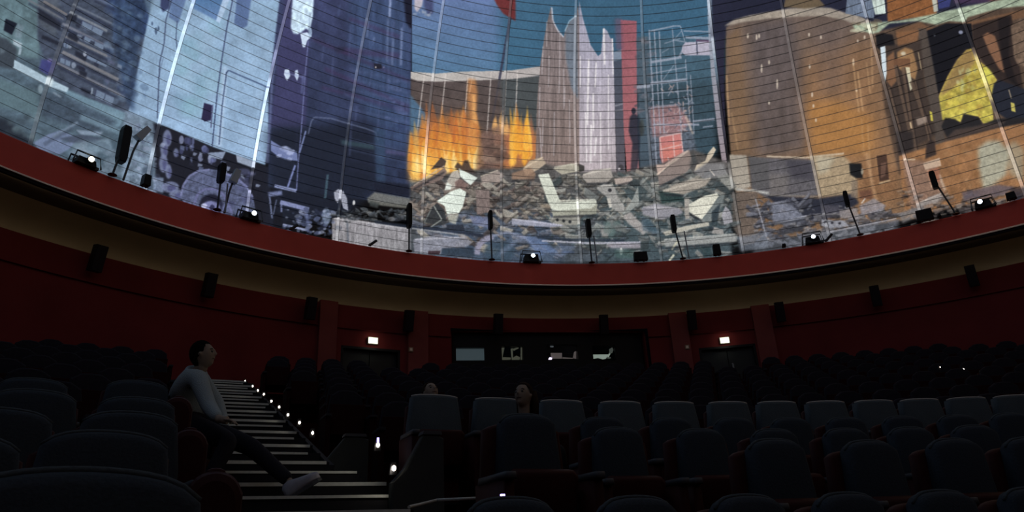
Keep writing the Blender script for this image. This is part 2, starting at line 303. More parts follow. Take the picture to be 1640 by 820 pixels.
poly((24, 28, 44), [(600, 290), (658, 296), (658, 316), (600, 308)], .9, 2); poly((32, 38, 60), [(637, 272), (657, 274), (657, 288), (637, 286)], .7, 2)
# details low in front of it
poly((112, 126, 178), [(434, 225), (455, 238), (476, 243), (477, 258), (458, 256), (447, 252), (434, 242)], .9, .9); blobs(8, (440, 236, 474, 256), [(160, 172, 214)], 2, 4, .7, .8)
line((116, 128, 184), 3, [(473, 265), (466, 285), (461, 300)], .95, .7); line((134, 146, 194), 5, [(440, 298), (475, 306)], .9, .9); line((120, 132, 180), 7, [(430, 312), (452, 309)], .8, 1.2); line((116, 128, 168), 3, [(432, 316), (436, 350)], .7, 1); line((116, 128, 168), 2, [(443, 320), (438, 344)], .6, 1)
line((124, 134, 180), 7, [(449, 324), (495, 336)], .95, .9); line((112, 122, 166), 3, [(451, 325), (451, 340)], .8); line((112, 122, 166), 4, [(491, 338), (494, 372)], .8, .8); line((148, 158, 196), 3.5, [(453, 360), (492, 369)], .95, .8); poly((18, 20, 30), R(440, 342, 453, 358), .9, 1.2)
blobs(40, (455, 335, 535, 378), [(96, 108, 150), (46, 54, 80), (134, 144, 182)], 1.5, 4.5, .7, .9, 1.6); line((62, 88, 104), 4, [(525, 280), (521, 318)], .8, 1)
ell((110, 126, 150), 523, 347, 7, 14, .8, 1.5); poly((152, 156, 174), [(535, 308), (542, 303), (550, 306), (556, 318), (558, 338), (550, 334), (546, 318), (541, 326), (536, 318)], .95, 1); ell((214, 214, 214), 567, 325, 2, 4, .9, .8)
line((110, 120, 130), 2, [(532, 344), (570, 350), (612, 355)], .6, 1); blobs(30, (552, 335, 657, 352), [(96, 104, 110), (50, 56, 62), (132, 132, 130)], 1.5, 4, .7, 1, 2)
poly((110, 110, 104), [(588, 318), (600, 308), (658, 318), (658, 335), (612, 330), (590, 325)], .85, 1.5); poly((60, 66, 66), [(592, 322), (608, 326), (605, 334), (592, 330)], .8, 1.5)
poly((146, 142, 148), [(532, 350), (545, 348), (660, 366), (662, 420), (532, 395)], 1, 1, (128, 128, 132), tex=.2, sx=3, sy=18)
blobs(12, (540, 348, 655, 366), [(80, 86, 100), (170, 170, 176)], 2, 4, .6, 1, 2.4); line((80, 90, 106), 3, [(556, 352), (558, 392)], .6, 1)
# --- sky, beam and burnt wall
poly((98, 114, 168), [(660, -60), (900, -60), (900, 130), (660, 130)], 1, .8, (74, 114, 148), tex=.05, sx=30, sy=20)
poly((56, 98, 128), [(800, -60), (1160, -60), (1160, 130), (800, 130)], .95, 12, (52, 96, 126)); poly((64, 90, 106), R(1020, 60, 1150, 250), .8, 8, tex=.1)
poly((108, 44, 46), [(782, -20), (826, -20), (826, 34), (806, 22), (796, 8)], 1, 1.2); poly((184, 174, 184), [(664, -10), (680, -10), (676, 10), (668, 20), (664, 14)], .9, 1.2)
poly((60, 64, 104), [(678, -10), (694, -10), (694, 22), (686, 24), (680, 12)], .8, 2); blobs(10, (662, 18, 692, 26), [(150, 160, 180)], 1, 2, .8, .6)
poly((80, 70, 70), [(658, 125), (866, 122), (866, 290), (658, 290)], 1, 1.2, (92, 74, 64), tex=.14, sx=16, sy=12); poly((66, 76, 80), [(800, 124), (866, 120), (866, 260), (812, 240)], .8, 6)
poly((70, 104, 136), [(657, 152), (664, 160), (680, 180), (694, 205), (694, 300), (657, 300)], .95, 2)
poly((182, 176, 170), [(658, 115), (700, 118), (740, 115), (790, 114), (820, 113), (868, 106), (868, 121), (820, 127), (740, 130), (700, 131), (670, 130), (658, 126)], 1, .8, (168, 160, 158), 'x')
line((54, 56, 78), 4, [(818, 28), (810, 70), (800, 128)], .85, .8); line((56, 58, 74), 3, [(800, 130), (786, 205)], .4, 1.5)
for a_, b_ in (((680, 118), (665, 236)), ((714, 119), (706, 195)), ((750, 118), (744, 198)), ((758, 118), (752, 150)), ((787, 116), (780, 215)), ((811, 128), (806, 210)), ((829, 114), (825, 210))): line((206, 196, 190), 1.6, [a_, b_], .75, .5)
# fire
poly((176, 104, 52), [(657, 215), (700, 190), (745, 176), (770, 210), (776, 285), (657, 292)], .75, 7, (214, 140, 60), tex=.2, sx=5, sy=9); poly((228, 160, 64), [(657, 245), (700, 225), (762, 222), (768, 285), (657, 290)], .75, 7, (238, 178, 80), tex=.2, sx=4, sy=8)
poly((190, 112, 56), [(792, 220), (812, 205), (845, 195), (862, 225), (862, 270), (795, 272)], .6, 6)
flames(26, ((660, 290), (770, 285)), [(206, 118, 40), (190, 96, 40), (222, 140, 52)], 50, 95, 13, .5); flames(50, ((658, 285), (768, 285)), [(222, 140, 44), (236, 170, 62), (214, 122, 36)], 30, 70, 8, .55)
flames(40, ((660, 288), (766, 285)), [(250, 200, 92), (246, 184, 66), (255, 222, 140)], 14, 40, 5, .55)
poly((204, 128, 64), [(750, 126), (762, 128), (765, 150), (763, 180), (768, 215), (762, 240), (746, 230), (752, 190), (748, 160)], .7, 2.5); poly((236, 168, 92), [(756, 150), (762, 152), (762, 178), (766, 200), (757, 195)], .7, 2)
flames(16, ((792, 270), (860, 262)), [(200, 116, 54), (170, 104, 70)], 30, 60, 9, .5); flames(26, ((818, 262), (848, 262)), [(240, 160, 40), (250, 184, 60), (226, 130, 36)], 30, 68, 6, .7); flames(10, ((790, 215), (812, 215)), [(232, 168, 92)], 14, 28, 6, .6)
poly((112, 84, 74), [(768, 215), (800, 200), (812, 240), (800, 278), (762, 280)], .8, 4, tex=.25, sx=5, sy=5); blobs(14, (775, 235, 812, 275), [(150, 122, 104), (80, 62, 56)], 3, 7, .7, 1.4)
# torn paper towers
poly((118, 108, 112), [(883, 10), (885, 30), (892, 45), (903, 60), (906, 48), (914, 34), (922, 26), (926, 8), (931, 60), (932, 285), (858, 262), (860, 170), (866, 100), (872, 60), (878, 30)], 1, 1, (132, 112, 104), tex=.16, sx=2.5, sy=30)
poly((96, 112, 130), [(906, 50), (914, 34), (924, 24), (926, 160), (915, 140), (906, 90)], .8, 2); line((190, 192, 206), 2.2, [(884, 12), (886, 34), (894, 50), (903, 60)], .8, .7); line((150, 176, 194), 2, [(905, 50), (912, 34), (923, 26)], .8, .8)
for x, y0, y1 in ((876, 35, 75), (870, 75, 120), (897, 55, 150), (903, 110, 175), (865, 140, 205), (880, 90, 140), (912, 160, 230), (905, 140, 170), (888, 180, 250), (870, 190, 235)): line((178, 168, 172), 1.6, [(x, y0), (x+random.uniform(-2, 2), y1)], .65, .8)
poly((156, 156, 180), [(928, 2), (934, 30), (940, 50), (946, 72), (958, 90), (963, 86), (965, 62), (967, 44), (973, 50), (978, 62), (982, 62), (984, 100), (986, 205), (988, 285), (928, 285)], 1, .9, (176, 162, 166), tex=.12, sx=2.5, sy=34)
for x, y0, y1, wd in ((967, 46, 104, 3), (943, 95, 200, 3), (950, 150, 210, 2.5), (938, 180, 260, 2), (955, 100, 140, 2), (975, 120, 240, 1.5), (981, 62, 120, 1.8), (962, 180, 270, 1.6), (947, 200, 262, 3), (955, 220, 250, 2.5), (930, 90, 140, 1.5)): line((232, 226, 226), wd, [(x, y0), (x+random.uniform(-2.5, 2.5), y1)], .75, .9)
line((200, 190, 196), 2, [(865, 205), (868, 260)], .5, 1)
# red column, grey block, man
poly((128, 140, 160), [(983, 84), (999, 78), (999, 94), (983, 99)], .9, 1); poly((66, 74, 92), [(983, 98), (998, 96), (1002, 280), (988, 280)], 1, 1, (90, 84, 92)); line((138, 138, 150), 2.5, [(985, 170), (1000, 166)], .7, 1); line((138, 138, 150), 2.5, [(985, 178), (1000, 176)], .6, 1)
poly((152, 84, 96), [(994, 32), (1020, 34), (1021, 205), (1024, 272), (1004, 276), (999, 205)], 1, 1, (164, 98, 100)); poly((110, 80, 104), [(985, 30), (996, 30), (999, 80), (987, 80)], .6, 3)
# scaffolding
poly((70, 86, 100), [(1020, 60), (1038, 60), (1046, 270), (1024, 270)], .9, 2); blobs(40, (1020, 60, 1046, 200), [(100, 100, 110), (50, 66, 76)], 1.5, 4, .6, 1)
poly((88, 96, 110), [(1036, 175), (1100, 170), (1116, 240), (1110, 300), (1046, 300)], .85, 3, tex=.3, sx=4, sy=4); poly((160, 112, 112), [(1040, 172), (1085, 168), (1106, 195), (1090, 215), (1046, 220)], .75, 3, tex=.2, sx=4, sy=4)
for a_, b_, wd in (((1040, 48), (1052, 270), 2.4), ((1048, 48), (1058, 215), 2), ((1056, 50), (1064, 215), 2), ((1077, 46), (1092, 215), 1.6), ((1098, 95), (1106, 210), 1.4), ((1106, 120), (1112, 215), 1.4), ((1042, 50), (1080, 42), 2.4), ((1080, 42), (1090, 42), 2), ((1090, 42), (1097, 66), 1.5),
                   ((1043, 100), (1092, 92), 4), ((1088, 92), (1098, 72), 3), ((1042, 134), (1100, 128), 5), ((1044, 150), (1108, 145), 1.5), ((1044, 118), (1100, 108), 1.5), ((1046, 172), (1112, 165), 1.5), ((1095, 50), (1135, 51), 2), ((1098, 60), (1140, 62), 4), ((1082, 65), (1100, 68), 1.4),
                   ((1062, 128), (1080, 104), 1), ((1078, 66), (1092, 50), 1), ((1100, 150), (1106, 170), 1.4), ((1020, 140), (1042, 138), 5), ((1110, 195), (1145, 191), 3.5), ((1126, 204), (1142, 202), 2), ((1046, 200), (1120, 200), 3), ((1060, 85), (1072, 78), 1), ((1090, 62), (1064, 70), 1.2)):
    line((152, 158, 176), wd, [a_, b_], .75, .6)
for _ in range(80):
    x, y = random.uniform(1038, 1108), random.uniform(135, 215); d = random.choice([(6, 0), (0, 8), (5, 5), (4, -6)]); line(random.choice([(150, 150, 165), (190, 160, 150), (60, 70, 84), (176, 140, 136)]), random.uniform(1, 2.4), [(x, y), (x+d[0], y+d[1])], .6, .6)
poly((164, 160, 178), [(1093, 74), (1098, 68), (1140, 66), (1140, 89), (1098, 89), (1092, 84)], 1, .9); line((60, 66, 88), 2, [(1116, 66), (1117, 88)], .9, .5); line((92, 60, 88), 3, [(1115, 65), (1138, 66)], .8, .7); poly((34, 36, 56), R(1137, 74, 1143, 79), .8, .6)
line((196, 176, 160), 3, [(1098, 185), (1110, 215)], .7, 1.5)
poly((190, 112, 108), [(1056, 220), (1090, 214), (1095, 244), (1062, 266), (1057, 250)], 1, 1); poly((206, 116, 102), [(1060, 235), (1088, 228), (1090, 246), (1064, 260)], .8, 1.5)
for a_, b_ in (((1057, 220), (1062, 264)), ((1078, 216), (1081, 256)), ((1058, 240), (1092, 232)), ((1070, 252), (1072, 262)), ((1091, 214), (1094, 244)), ((1057, 220), (1092, 213))): line((214, 180, 176), 1.6, [a_, b_], .85, .5)
ell((34, 40, 52), 1015, 178, 3.5, 5, .95, .8); poly((38, 44, 58), [(1009, 188), (1014, 182), (1020, 184), (1026, 194), (1032, 214), (1026, 216), (1024, 250), (1018, 285), (1010, 285), (1013, 230), (1007, 210)], .9, 1.2)
poly((84, 66, 72), [(1012, 240), (1022, 240), (1018, 280), (1011, 280)], .5, 1.5); ell((60, 64, 60), 1028, 205, 4, 14, .7, 2)
poly((128, 150, 172), [(1131, -60), (1139, -60), (1141, 30), (1146, 110), (1158, 210), (1168, 285), (1160, 285), (1150, 215), (1139, 120), (1134, 40)], .9, 1, (160, 140, 146)); poly((40, 38, 58), [(1139, -60), (1165, -60), (1160, 100), (1163, 240), (1158, 205), (1148, 110), (1143, 40)], .95, 1.5)
# --- container, orange wall, hall with yellow window
poly((36, 38, 58), R(1140, -60, 1660, 60), .95, 3); poly((100, 84, 76), [(1163, 44), (1180, 32), (1230, 20), (1300, 20), (1345, 28), (1385, 44), (1404, 52), (1470, 350), (1190, 392), (1172, 260), (1162, 150)], 1, 1.5, (124, 92, 64), tex=.12, sx=16, sy=40)
poly((156, 106, 62), [(1290, 90), (1404, 60), (1450, 330), (1350, 340), (1300, 255), (1270, 160)], .55, 24, tex=.14, sx=14, sy=30); poly((176, 116, 52), [(1290, 165), (1340, 160), (1400, 190), (1400, 245), (1300, 250)], .65, 12); poly((90, 80, 84), [(1306, 40), (1355, 40), (1352, 120), (1350, 150), (1312, 150)], .35, 18, tex=.15)
poly((82, 76, 82), [(1200, 40), (1270, 30), (1285, 120), (1290, 240), (1215, 250)], .6, 12, tex=.2, sx=10, sy=30); poly((128, 96, 66), [(1165, 60), (1185, 40), (1192, 120), (1200, 240), (1172, 250)], .6, 6)
for x, y, h in ((1296, 56, 5), (1315, 60, 5), (1297, 107, 6), (1301, 152, 7), (1303, 170, 5), (1374, 66, 4), (1367, 100, 10), (1385, 60, 5), (1372, 145, 4), (1245, 135, 14), (1232, 165, 5), (1198, 58, 7), (1212, 60, 8), (1216, 58, 6), (1220, 110, 12), (1232, 100, 6), (1307, 193, 5)): ell((206, 190, 170), x, y, 1.6, h*.6, .75, .9)
for x0, y0, x1, y1, a in ((1366, 95, 1376, 180, .6), (1374, 115, 1382, 178, .7), (1395, 55, 1398, 140, .5), (1388, 100, 1394, 150, .4), (1164, 120, 1168, 200, .7), (1172, 180, 1182, 240, .4), (1390, 200, 1396, 300, .4), (1380, 190, 1384, 250, .3)): line((206, 160, 108), 2, [(x0, y0), (x1, y1)], a, 1.2)
poly((154, 142, 128), [(1160, 42), (1175, 32), (1200, 25), (1228, 20), (1262, 14), (1300, 11), (1330, 13), (1352, 20), (1372, 24), (1394, 34), (1402, 50), (1380, 44), (1352, 32), (1320, 26), (1280, 27), (1232, 30), (1190, 36), (1172, 40)], .95, 1.5, tex=.1, sx=6, sy=4)
poly((106, 88, 64), [(1255, 12), (1260, -10), (1275, -30), (1300, -15), (1322, 10), (1290, 14)], .9, 1.5); poly((102, 116, 138), [(1354, 22), (1358, -10), (1400, -20), (1400, 30), (1385, 28)], .95, 1, tex=.15, sx=2, sy=12); poly((190, 206, 196), [(1394, -10), (1416, -10), (1419, 22), (1402, 24)], .95, 1, tex=.2, sx=2, sy=14)
poly((138, 84, 44), [(1418, -60), (1510, -60), (1500, 25), (1422, 35)], .95, 1.5, tex=.12); poly((52, 58, 116), [(1500, -10), (1526, -12), (1521, 11), (1504, 15)], .9, 1); poly((176, 190, 182), [(1492, -5), (1500, -5), (1503, 18), (1496, 20)], .8, 1); poly((70, 50, 80), R(1528, -30, 1600, 6), .8, 3); poly((128, 76, 46), R(1585, -40, 1660, 2), .8, 4)
poly((82, 64, 52), [(1402, 52), (1680, -20), (1680, 240), (1440, 280), (1418, 180)], 1, 2, tex=.2, sx=8, sy=20)
poly((150, 165, 140), [(1365, 40), (1400, 36), (1440, 34), (1490, 24), (1550, 10), (1680, -14), (1680, 6), (1600, 14), (1550, 28), (1545, 36), (1520, 34), (1500, 40), (1470, 34), (1425, 38), (1408, 52), (1398, 54), (1370, 48)], 1, 1.5, tex=.18, sx=6, sy=3)
blobs(20, (1366, 34, 1410, 52), [(190, 190, 160), (110, 96, 74)], 1.5, 4, .7, 1, 2); poly((112, 78, 54), [(1435, 48), (1475, 36), (1490, 45), (1550, 36), (1680, 6), (1680, 20), (1560, 46), (1480, 56), (1435, 60)], .9, 1.5)
poly((22, 22, 27), [(1403, 56), (1414, 53), (1430, 56), (1434, 74), (1418, 74), (1410, 80), (1404, 76)], .95, 1.2); poly((22, 22, 28), [(1483, 50), (1515, 38), (1556, 38), (1560, 76), (1548, 82), (1532, 96), (1517, 125), (1503, 152), (1493, 110), (1486, 85)], 1, 1); ell((130, 136, 160), 1539, 52, 3.5, 3, .9, 1); ell((90, 96, 110), 1497, 57, 1.5, 1.5, .8, .8)
poly((168, 144, 52), [(1548, 80), (1556, 78), (1568, 98), (1580, 106), (1597, 128), (1588, 160), (1592, 198), (1575, 198), (1567, 187), (1545, 184), (1539, 196), (1520, 190), (1508, 193), (1503, 156), (1518, 122), (1534, 96)], 1, 1, (184, 170, 64), tex=.25, sx=7, sy=7)
poly((132, 100, 66), [(1548, 80), (1558, 82), (1562, 100), (1540, 130), (1515, 150), (1505, 155), (1520, 120), (1534, 96)], .75, 3); blobs(22, (1530, 105, 1562, 150), [(178, 182, 116), (196, 200, 140), (146, 116, 50)], 3, 6, .6, 1.6, .7); blobs(26, (1508, 150, 1590, 190), [(200, 184, 60), (150, 112, 44), (176, 166, 92)], 3, 8, .5, 1.8, 1); blobs(10, (1575, 110, 1592, 130), [(206, 200, 70)], 3, 6, .6, 1.6)
poly((46, 36, 34), [(1557, 40), (1620, 24), (1640, 150), (1600, 130), (1575, 100), (1560, 80)], .95, 1.2); poly((132, 90, 64), [(1574, 58), (1582, 52), (1594, 58), (1604, 90), (1609, 117), (1600, 110), (1585, 84)], .95, 1.5); poly((108, 86, 70), [(1619, 42), (1634, 30), (1655, 40), (1655, 110), (1630, 104), (1624, 92)], .95, 1.5, tex=.2); poly((28, 24, 26), [(1598, 30), (1618, 26), (1616, 90), (1628, 130), (1640, 150), (1612, 125), (1604, 90)], .8, 2)
poly((34, 37, 48), [(1592, 134), (1600, 128), (1660, 150), (1660, 200), (1620, 196), (1594, 178), (1588, 155)], 1, 1.2); poly((206, 190, 80), [(1619, 164), (1625, 166), (1627, 180), (1620, 178)], .9, .8); line((170, 150, 120), 2, [(1616, 144), (1620, 158)], .7, 1)
poly((78, 68, 62), [(1470, 46), (1484, 46), (1498, 120), (1512, 205), (1520, 290), (1510, 290), (1495, 205), (1480, 120)], .95, 1.2); poly((58, 48, 44), [(1418, 75), (1475, 62), (1480, 130), (1500, 215), (1440, 250), (1422, 170)], .8, 2)
poly((192, 206, 214), [(1410, 76), (1418, 74), (1421, 118), (1417, 134), (1413, 110)], 1, .9); poly((128, 88, 60), [(1421, 92), (1432, 82), (1436, 130), (1428, 140), (1420, 130)], .9, 1.2); poly((132, 88, 56), [(1436, 52), (1472, 48), (1470, 66), (1438, 74)], .85, 1.5); poly((156, 114, 72), [(1437, 84), (1450, 76), (1462, 80), (1470, 110), (1466, 128), (1450, 118), (1438, 108)], .9, 1.2); ell((214, 206, 180), 1447, 86, 4, 3, .8, 1.2)
poly((108, 72, 50), R(1432, 94, 1458, 107), .9, 1); poly((200, 192, 160), [(1450, 108), (1457, 108), (1462, 142), (1458, 146)], .9, 1); line((186, 160, 120), 1.6, [(1471, 84), (1476, 112)], .8, .8)
for a_, b_, wd in (((1434, 105), (1458, 215), 5), ((1446, 108), (1468, 250), 5), ((1460, 130), (1490, 215), 6), ((1466, 130), (1502, 280), 3), ((1424, 140), (1450, 240), 4)): line((96, 76, 62), wd, [a_, b_], .8, 1.); line((44, 36, 34), 2, [(a_[0]+wd*.7, a_[1]), (b_[0]+wd*.7, b_[1])], .7, .8)
poly((206, 192, 60), [(1489, 178), (1493, 180), (1495, 194), (1491, 194)], .9, .8); poly((150, 130, 116), [(1467, 190), (1484, 186), (1485, 196), (1470, 202)], .8, 1.2); line((200, 170, 130), 3, [(1458, 196), (1460, 206)], .8, 1)
poly((36, 34, 36), [(1508, 203), (1514, 189), (1530, 191), (1539, 198), (1543, 182), (1568, 188), (1574, 200), (1592, 192), (1606, 190), (1660, 188), (1660, 204), (1600, 205), (1520, 226)], 1, 1.2); poly((74, 60, 54), [(1512, 226), (1530, 208), (1600, 196), (1612, 194), (1600, 204), (1560, 214), (1522, 228)], .85, 2)
# wall under the window
poly((146, 100, 62), [(1440, 250), (1512, 228), (1600, 205), (1680, 190), (1680, 330), (1540, 330), (1450, 350)], 1, 1.5, tex=.14, sx=10, sy=12); poly((160, 166, 148), [(1566, 238), (1582, 226), (1602, 226), (1616, 245), (1612, 280), (1590, 298), (1575, 304), (1568, 270)], .8, 4, tex=.12); poly((150, 150, 130), [(1605, 240), (1625, 226), (1640, 240), (1640, 290), (1618, 280)], .6, 5)
blobs(24, (1515, 230, 1570, 300), [(176, 136, 96), (120, 78, 44), (160, 110, 60)], 3, 8, .45, 2.5, .8, 1.2); poly((126, 100, 90), [(1445, 255), (1500, 260), (1515, 320), (1460, 340)], .7, 4, tex=.15)
poly((52, 42, 40), [(1484, 232), (1490, 224), (1497, 226), (1500, 248), (1482, 255)], .95, 1.5); poly((44, 38, 38), [(1436, 210), (1462, 210), (1464, 240), (1440, 248)], .9, 2.5); poly((196, 166, 140), [(1478, 262), (1505, 253), (1508, 266), (1482, 272)], .9, 1); line((206, 180, 150), 4, [(1486, 272), (1494, 300)], .8, 1.2); line((196, 172, 150), 4, [(1504, 280), (1514, 305)], .7, 1.2); poly((156, 92, 66), [(1484, 274), (1504, 268), (1506, 290), (1492, 298)], .7, 1.2); line((200, 180, 150), 2.5, [(1448, 256), (1466, 256)], .7, 1)
poly((118, 78, 50), R(1380, 270, 1440, 320), .3, 6)
# low right: boxes, dark wedge
line((196, 176, 150), 3, [(1228, 251), (1290, 253), (1352, 246)], .8, 1); poly((160, 140, 110), [(1296, 250), (1352, 250), (1372, 270), (1372, 312), (1312, 316)], .9, 3, tex=.12); poly((178, 172, 150), [(1306, 250), (1338, 252), (1326, 275), (1310, 280)], .6, 4)
poly((88, 86, 92), [(1205, 252), (1300, 256), (1312, 314), (1228, 318), (1206, 304)], .95, 2, tex=.16); poly((58, 56, 66), [(1258, 256), (1300, 258), (1304, 290), (1268, 286)], .7, 4); poly((120, 112, 106), [(1230, 278), (1262, 280), (1262, 310), (1232, 312)], .5, 5); line((140, 130, 116), 3, [(1232, 313), (1310, 316)], .6, 1.5)
poly((156, 146, 132), [(1168, 248), (1196, 249), (1203, 300), (1180, 306), (1168, 300)], 1, 1.2); poly((84, 82, 84), [(1198, 250), (1232, 256), (1232, 302), (1204, 304)], 1, 2); line((178, 178, 172), 4, [(1180, 304), (1210, 306), (1232, 310)], .8, 1.5)
poly((100, 88, 80), [(1168, 308), (1214, 308), (1214, 385), (1190, 395), (1172, 360)], .9, 2, tex=.1); poly((36, 40, 54), [(1228, 314), (1312, 318), (1368, 310), (1376, 326), (1352, 340), (1310, 356), (1280, 352), (1240, 325)], .95, 2)
poly((90, 86, 96), [(1316, 328), (1345, 330), (1345, 350), (1318, 350)], .6, 3); poly((20, 22, 26), [(1360, 262), (1380, 262), (1382, 286), (1372, 286), (1362, 280)], .95, 1.5); poly((120, 104, 88), [(1364, 288), (1374, 290), (1374, 318), (1363, 316)], .8, 1.5); ell((156, 150, 132), 1381, 275, 2, 5, .8, 1)
poly((66, 46, 38), [(1404, 250), (1420, 247), (1424, 288), (1409, 291)], .95, 1); poly((106, 76, 62), [(1411, 262), (1420, 260), (1418, 282), (1411, 286)], .8, 1); line((196, 170, 130), 2, [(1408, 294), (1426, 289)], .8, 1); line((190, 146, 104), 5, [(1388, 245), (1398, 300), (1404, 322)], .55, 2); poly((96, 60, 48), [(1376, 306), (1396, 304), (1398, 318), (1378, 320)], .7, 2)
# --- rubble field
poly((84, 78, 74), [(657, 296), (700, 280), (760, 272), (830, 270), (870, 262), (930, 275), (1000, 275), (1060, 262), (1110, 240), (1170, 262), (1172, 420), (657, 425)], 1, 3, (64, 74, 84), tex=.25, sx=6, sy=5)
poly((60, 82, 88), R(960, 290, 1172, 420), .55, 12); poly((66, 86, 116), R(700, 340, 900, 425), .6, 12)
shards(150, (662, 290, 860, 350), [(136, 116, 106), (160, 144, 132), (104, 90, 86), (178, 164, 150)], 5, 20, .7); shards(170, (830, 280, 1000, 350), [(128, 122, 114), (152, 146, 136), (100, 98, 94), (172, 166, 152)], 4, 16, .7)
shards(120, (990, 275, 1165, 350), [(120, 124, 122), (146, 146, 140), (84, 98, 100), (168, 160, 148)], 6, 26, .7); shards(130, (660, 345, 900, 415), [(104, 112, 132), (126, 130, 148), (70, 84, 104), (148, 150, 164)], 4, 18, .65, .6, 0.05); shards(150, (880, 340, 1180, 410), [(116, 126, 130), (140, 144, 144), (80, 98, 104), (160, 160, 156)], 5, 22, .65)
shards(90, (1205, 320, 1300, 392), [(104, 108, 122), (126, 128, 142), (84, 86, 100)], 6, 24, .7); shards(90, (1290, 340, 1440, 385), [(122, 120, 126), (140, 136, 138), (96, 92, 98)], 6, 22, .7, .7, -.25); shards(90, (1430, 310, 1640, 360), [(124, 112, 108), (146, 132, 124), (98, 88, 88)], 5, 20, .65, .8, -.25)
shards(50, (532, 335, 660, 352), [(110, 116, 124), (70, 78, 88)], 3, 10, .7); blobs(40, (835, 300, 900, 350), [(170, 160, 144), (70, 66, 62), (130, 116, 100)], 1.5, 4, .7, .7)
shards(60, (662, 292, 900, 400), [(190, 182, 168), (150, 138, 128), (84, 74, 72)], 12, 26, .7, .7); shards(80, (880, 285, 1165, 400), [(180, 180, 172), (140, 146, 144), (70, 82, 86)], 12, 28, .65, .7)
shards(110, (662, 292, 900, 352), [(196, 190, 174), (160, 146, 132), (70, 60, 58), (120, 104, 98)], 2.5, 8, .75, .4); shards(110, (880, 285, 1165, 352), [(190, 188, 176), (150, 148, 142), (64, 72, 74), (110, 116, 116)], 2.5, 9, .65, .4)
shards(130, (662, 348, 1180, 412), [(176, 178, 184), (132, 142, 156), (48, 62, 76), (98, 112, 128)], 2.5, 9, .5, .5, .03); shards(160, (1205, 330, 1440, 392), [(166, 164, 168), (120, 120, 130), (64, 64, 76)], 3, 10, .55, .5, -.2); shards(120, (1440, 305, 1640, 350), [(176, 160, 146), (110, 96, 92), (70, 62, 64)], 3, 9, .5, .6, -.25)
poly((134, 114, 106), [(657, 300), (690, 286), (712, 268), (716, 276), (708, 288), (660, 306)], .95, .9, (110, 92, 86)); poly((70, 58, 56), [(690, 272), (707, 252), (715, 258), (712, 268), (700, 270)], .95, 1); poly((64, 50, 48), [(728, 268), (733, 260), (740, 266), (744, 257), (750, 257), (754, 268), (764, 278), (735, 274)], .9, 1.2)
poly((206, 216, 206), [(735, 270), (765, 285), (754, 297), (745, 290), (737, 282)], 1, .8); poly((178, 170, 158), [(716, 290), (724, 276), (734, 272), (737, 284), (730, 300), (722, 304)], .9, 1); poly((206, 212, 202), [(716, 292), (724, 297), (722, 304), (712, 305)], .95, .8); poly((120, 94, 88), [(728, 292), (738, 286), (750, 296), (744, 306), (730, 300)], .85, 1.2)
poly((208, 218, 206), [(699, 323), (722, 307), (737, 302), (747, 308), (742, 330), (735, 342), (716, 343), (712, 330)], 1, .9); poly((170, 170, 156), [(716, 344), (735, 343), (730, 360), (720, 356)], .8, 1.2)
poly((46, 50, 54), [(678, 356), (692, 332), (700, 326), (712, 336), (716, 356), (706, 362)], .9, 1); line((150, 156, 150), 1.8, [(695, 330), (708, 352)], .9, .6); line((150, 156, 150), 1.8, [(690, 364), (708, 352)], .9, .6); line((120, 126, 122), 1.6, [(680, 356), (692, 333)], .8, .6)
poly((124, 108, 104), [(762, 304), (784, 303), (785, 340), (764, 344)], .95, 1, tex=.12, sx=3, sy=10); poly((106, 116, 152), [(752, 346), (785, 348), (783, 366), (758, 360)], .8, 1.5); poly((168, 150, 140), [(770, 284), (798, 274), (808, 280), (800, 292), (772, 294)], .8, 1.2)
line((34, 42, 58), 5, [(600, 356), (660, 364), (720, 370), (775, 378)], .85, 1.2); line((150, 152, 158), 2.6, [(660, 366), (720, 374), (745, 378)], .8, .8); poly((40, 46, 58), [(715, 360), (742, 360), (745, 370), (716, 369)], .9, 1)
poly((130, 132, 146), [(662, 384), (700, 376), (748, 382), (756, 388), (748, 396), (708, 398), (706, 408), (664, 404)], .9, 1.5, tex=.12); poly((44, 58, 74), [(708, 398), (756, 396), (764, 408), (752, 414), (708, 408)], .9, 1.5); poly((56, 38, 46), [(686, 402), (706, 402), (704, 408), (686, 408)], .9, 1)
line((140, 138, 162), 9, [(764, 408), (766, 394), (776, 384), (790, 379)], .9, 1.5); ell((54, 74, 92), 800, 404, 24, 18, .85, 2.5); line((140, 148, 176), 4, [(790, 378), (812, 372), (840, 380), (862, 400)], .7, 1.5); line((120, 134, 166), 6, [(800, 408), (830, 384), (850, 380)], .5, 2.5); poly((96, 120, 166), [(840, 378), (872, 382), (892, 404), (860, 410)], .6, 3)
poly((196, 200, 184), [(862, 280), (879, 278), (898, 324), (955, 321), (957, 330), (945, 336), (893, 338), (884, 336), (878, 324)], 1, .9); poly((150, 150, 134), [(884, 337), (893, 338), (948, 334), (957, 326), (955, 344), (886, 347)], .95, 1)
poly((144, 142, 132), [(885, 347), (930, 344), (930, 360), (892, 362)], .9, 1); [ell((40, 44, 48), x, y, 2.4, 2.6, 1, .6) for x, y in ((893, 352.5), (903, 354), (913, 355.5), (937, 354.5))]
poly((176, 156, 132), [(838, 272), (848, 258), (868, 252), (875, 262), (862, 272), (842, 282)], .95, 1); poly((150, 116, 92), [(820, 278), (850, 268), (858, 278), (856, 290), (820, 288)], .8, 1.5); poly((164, 158, 140), [(886, 270), (915, 262), (928, 266), (930, 274), (900, 280)], .95, 1); poly((52, 50, 48), [(926, 262), (936, 266), (936, 274), (928, 276)], .9, 1)
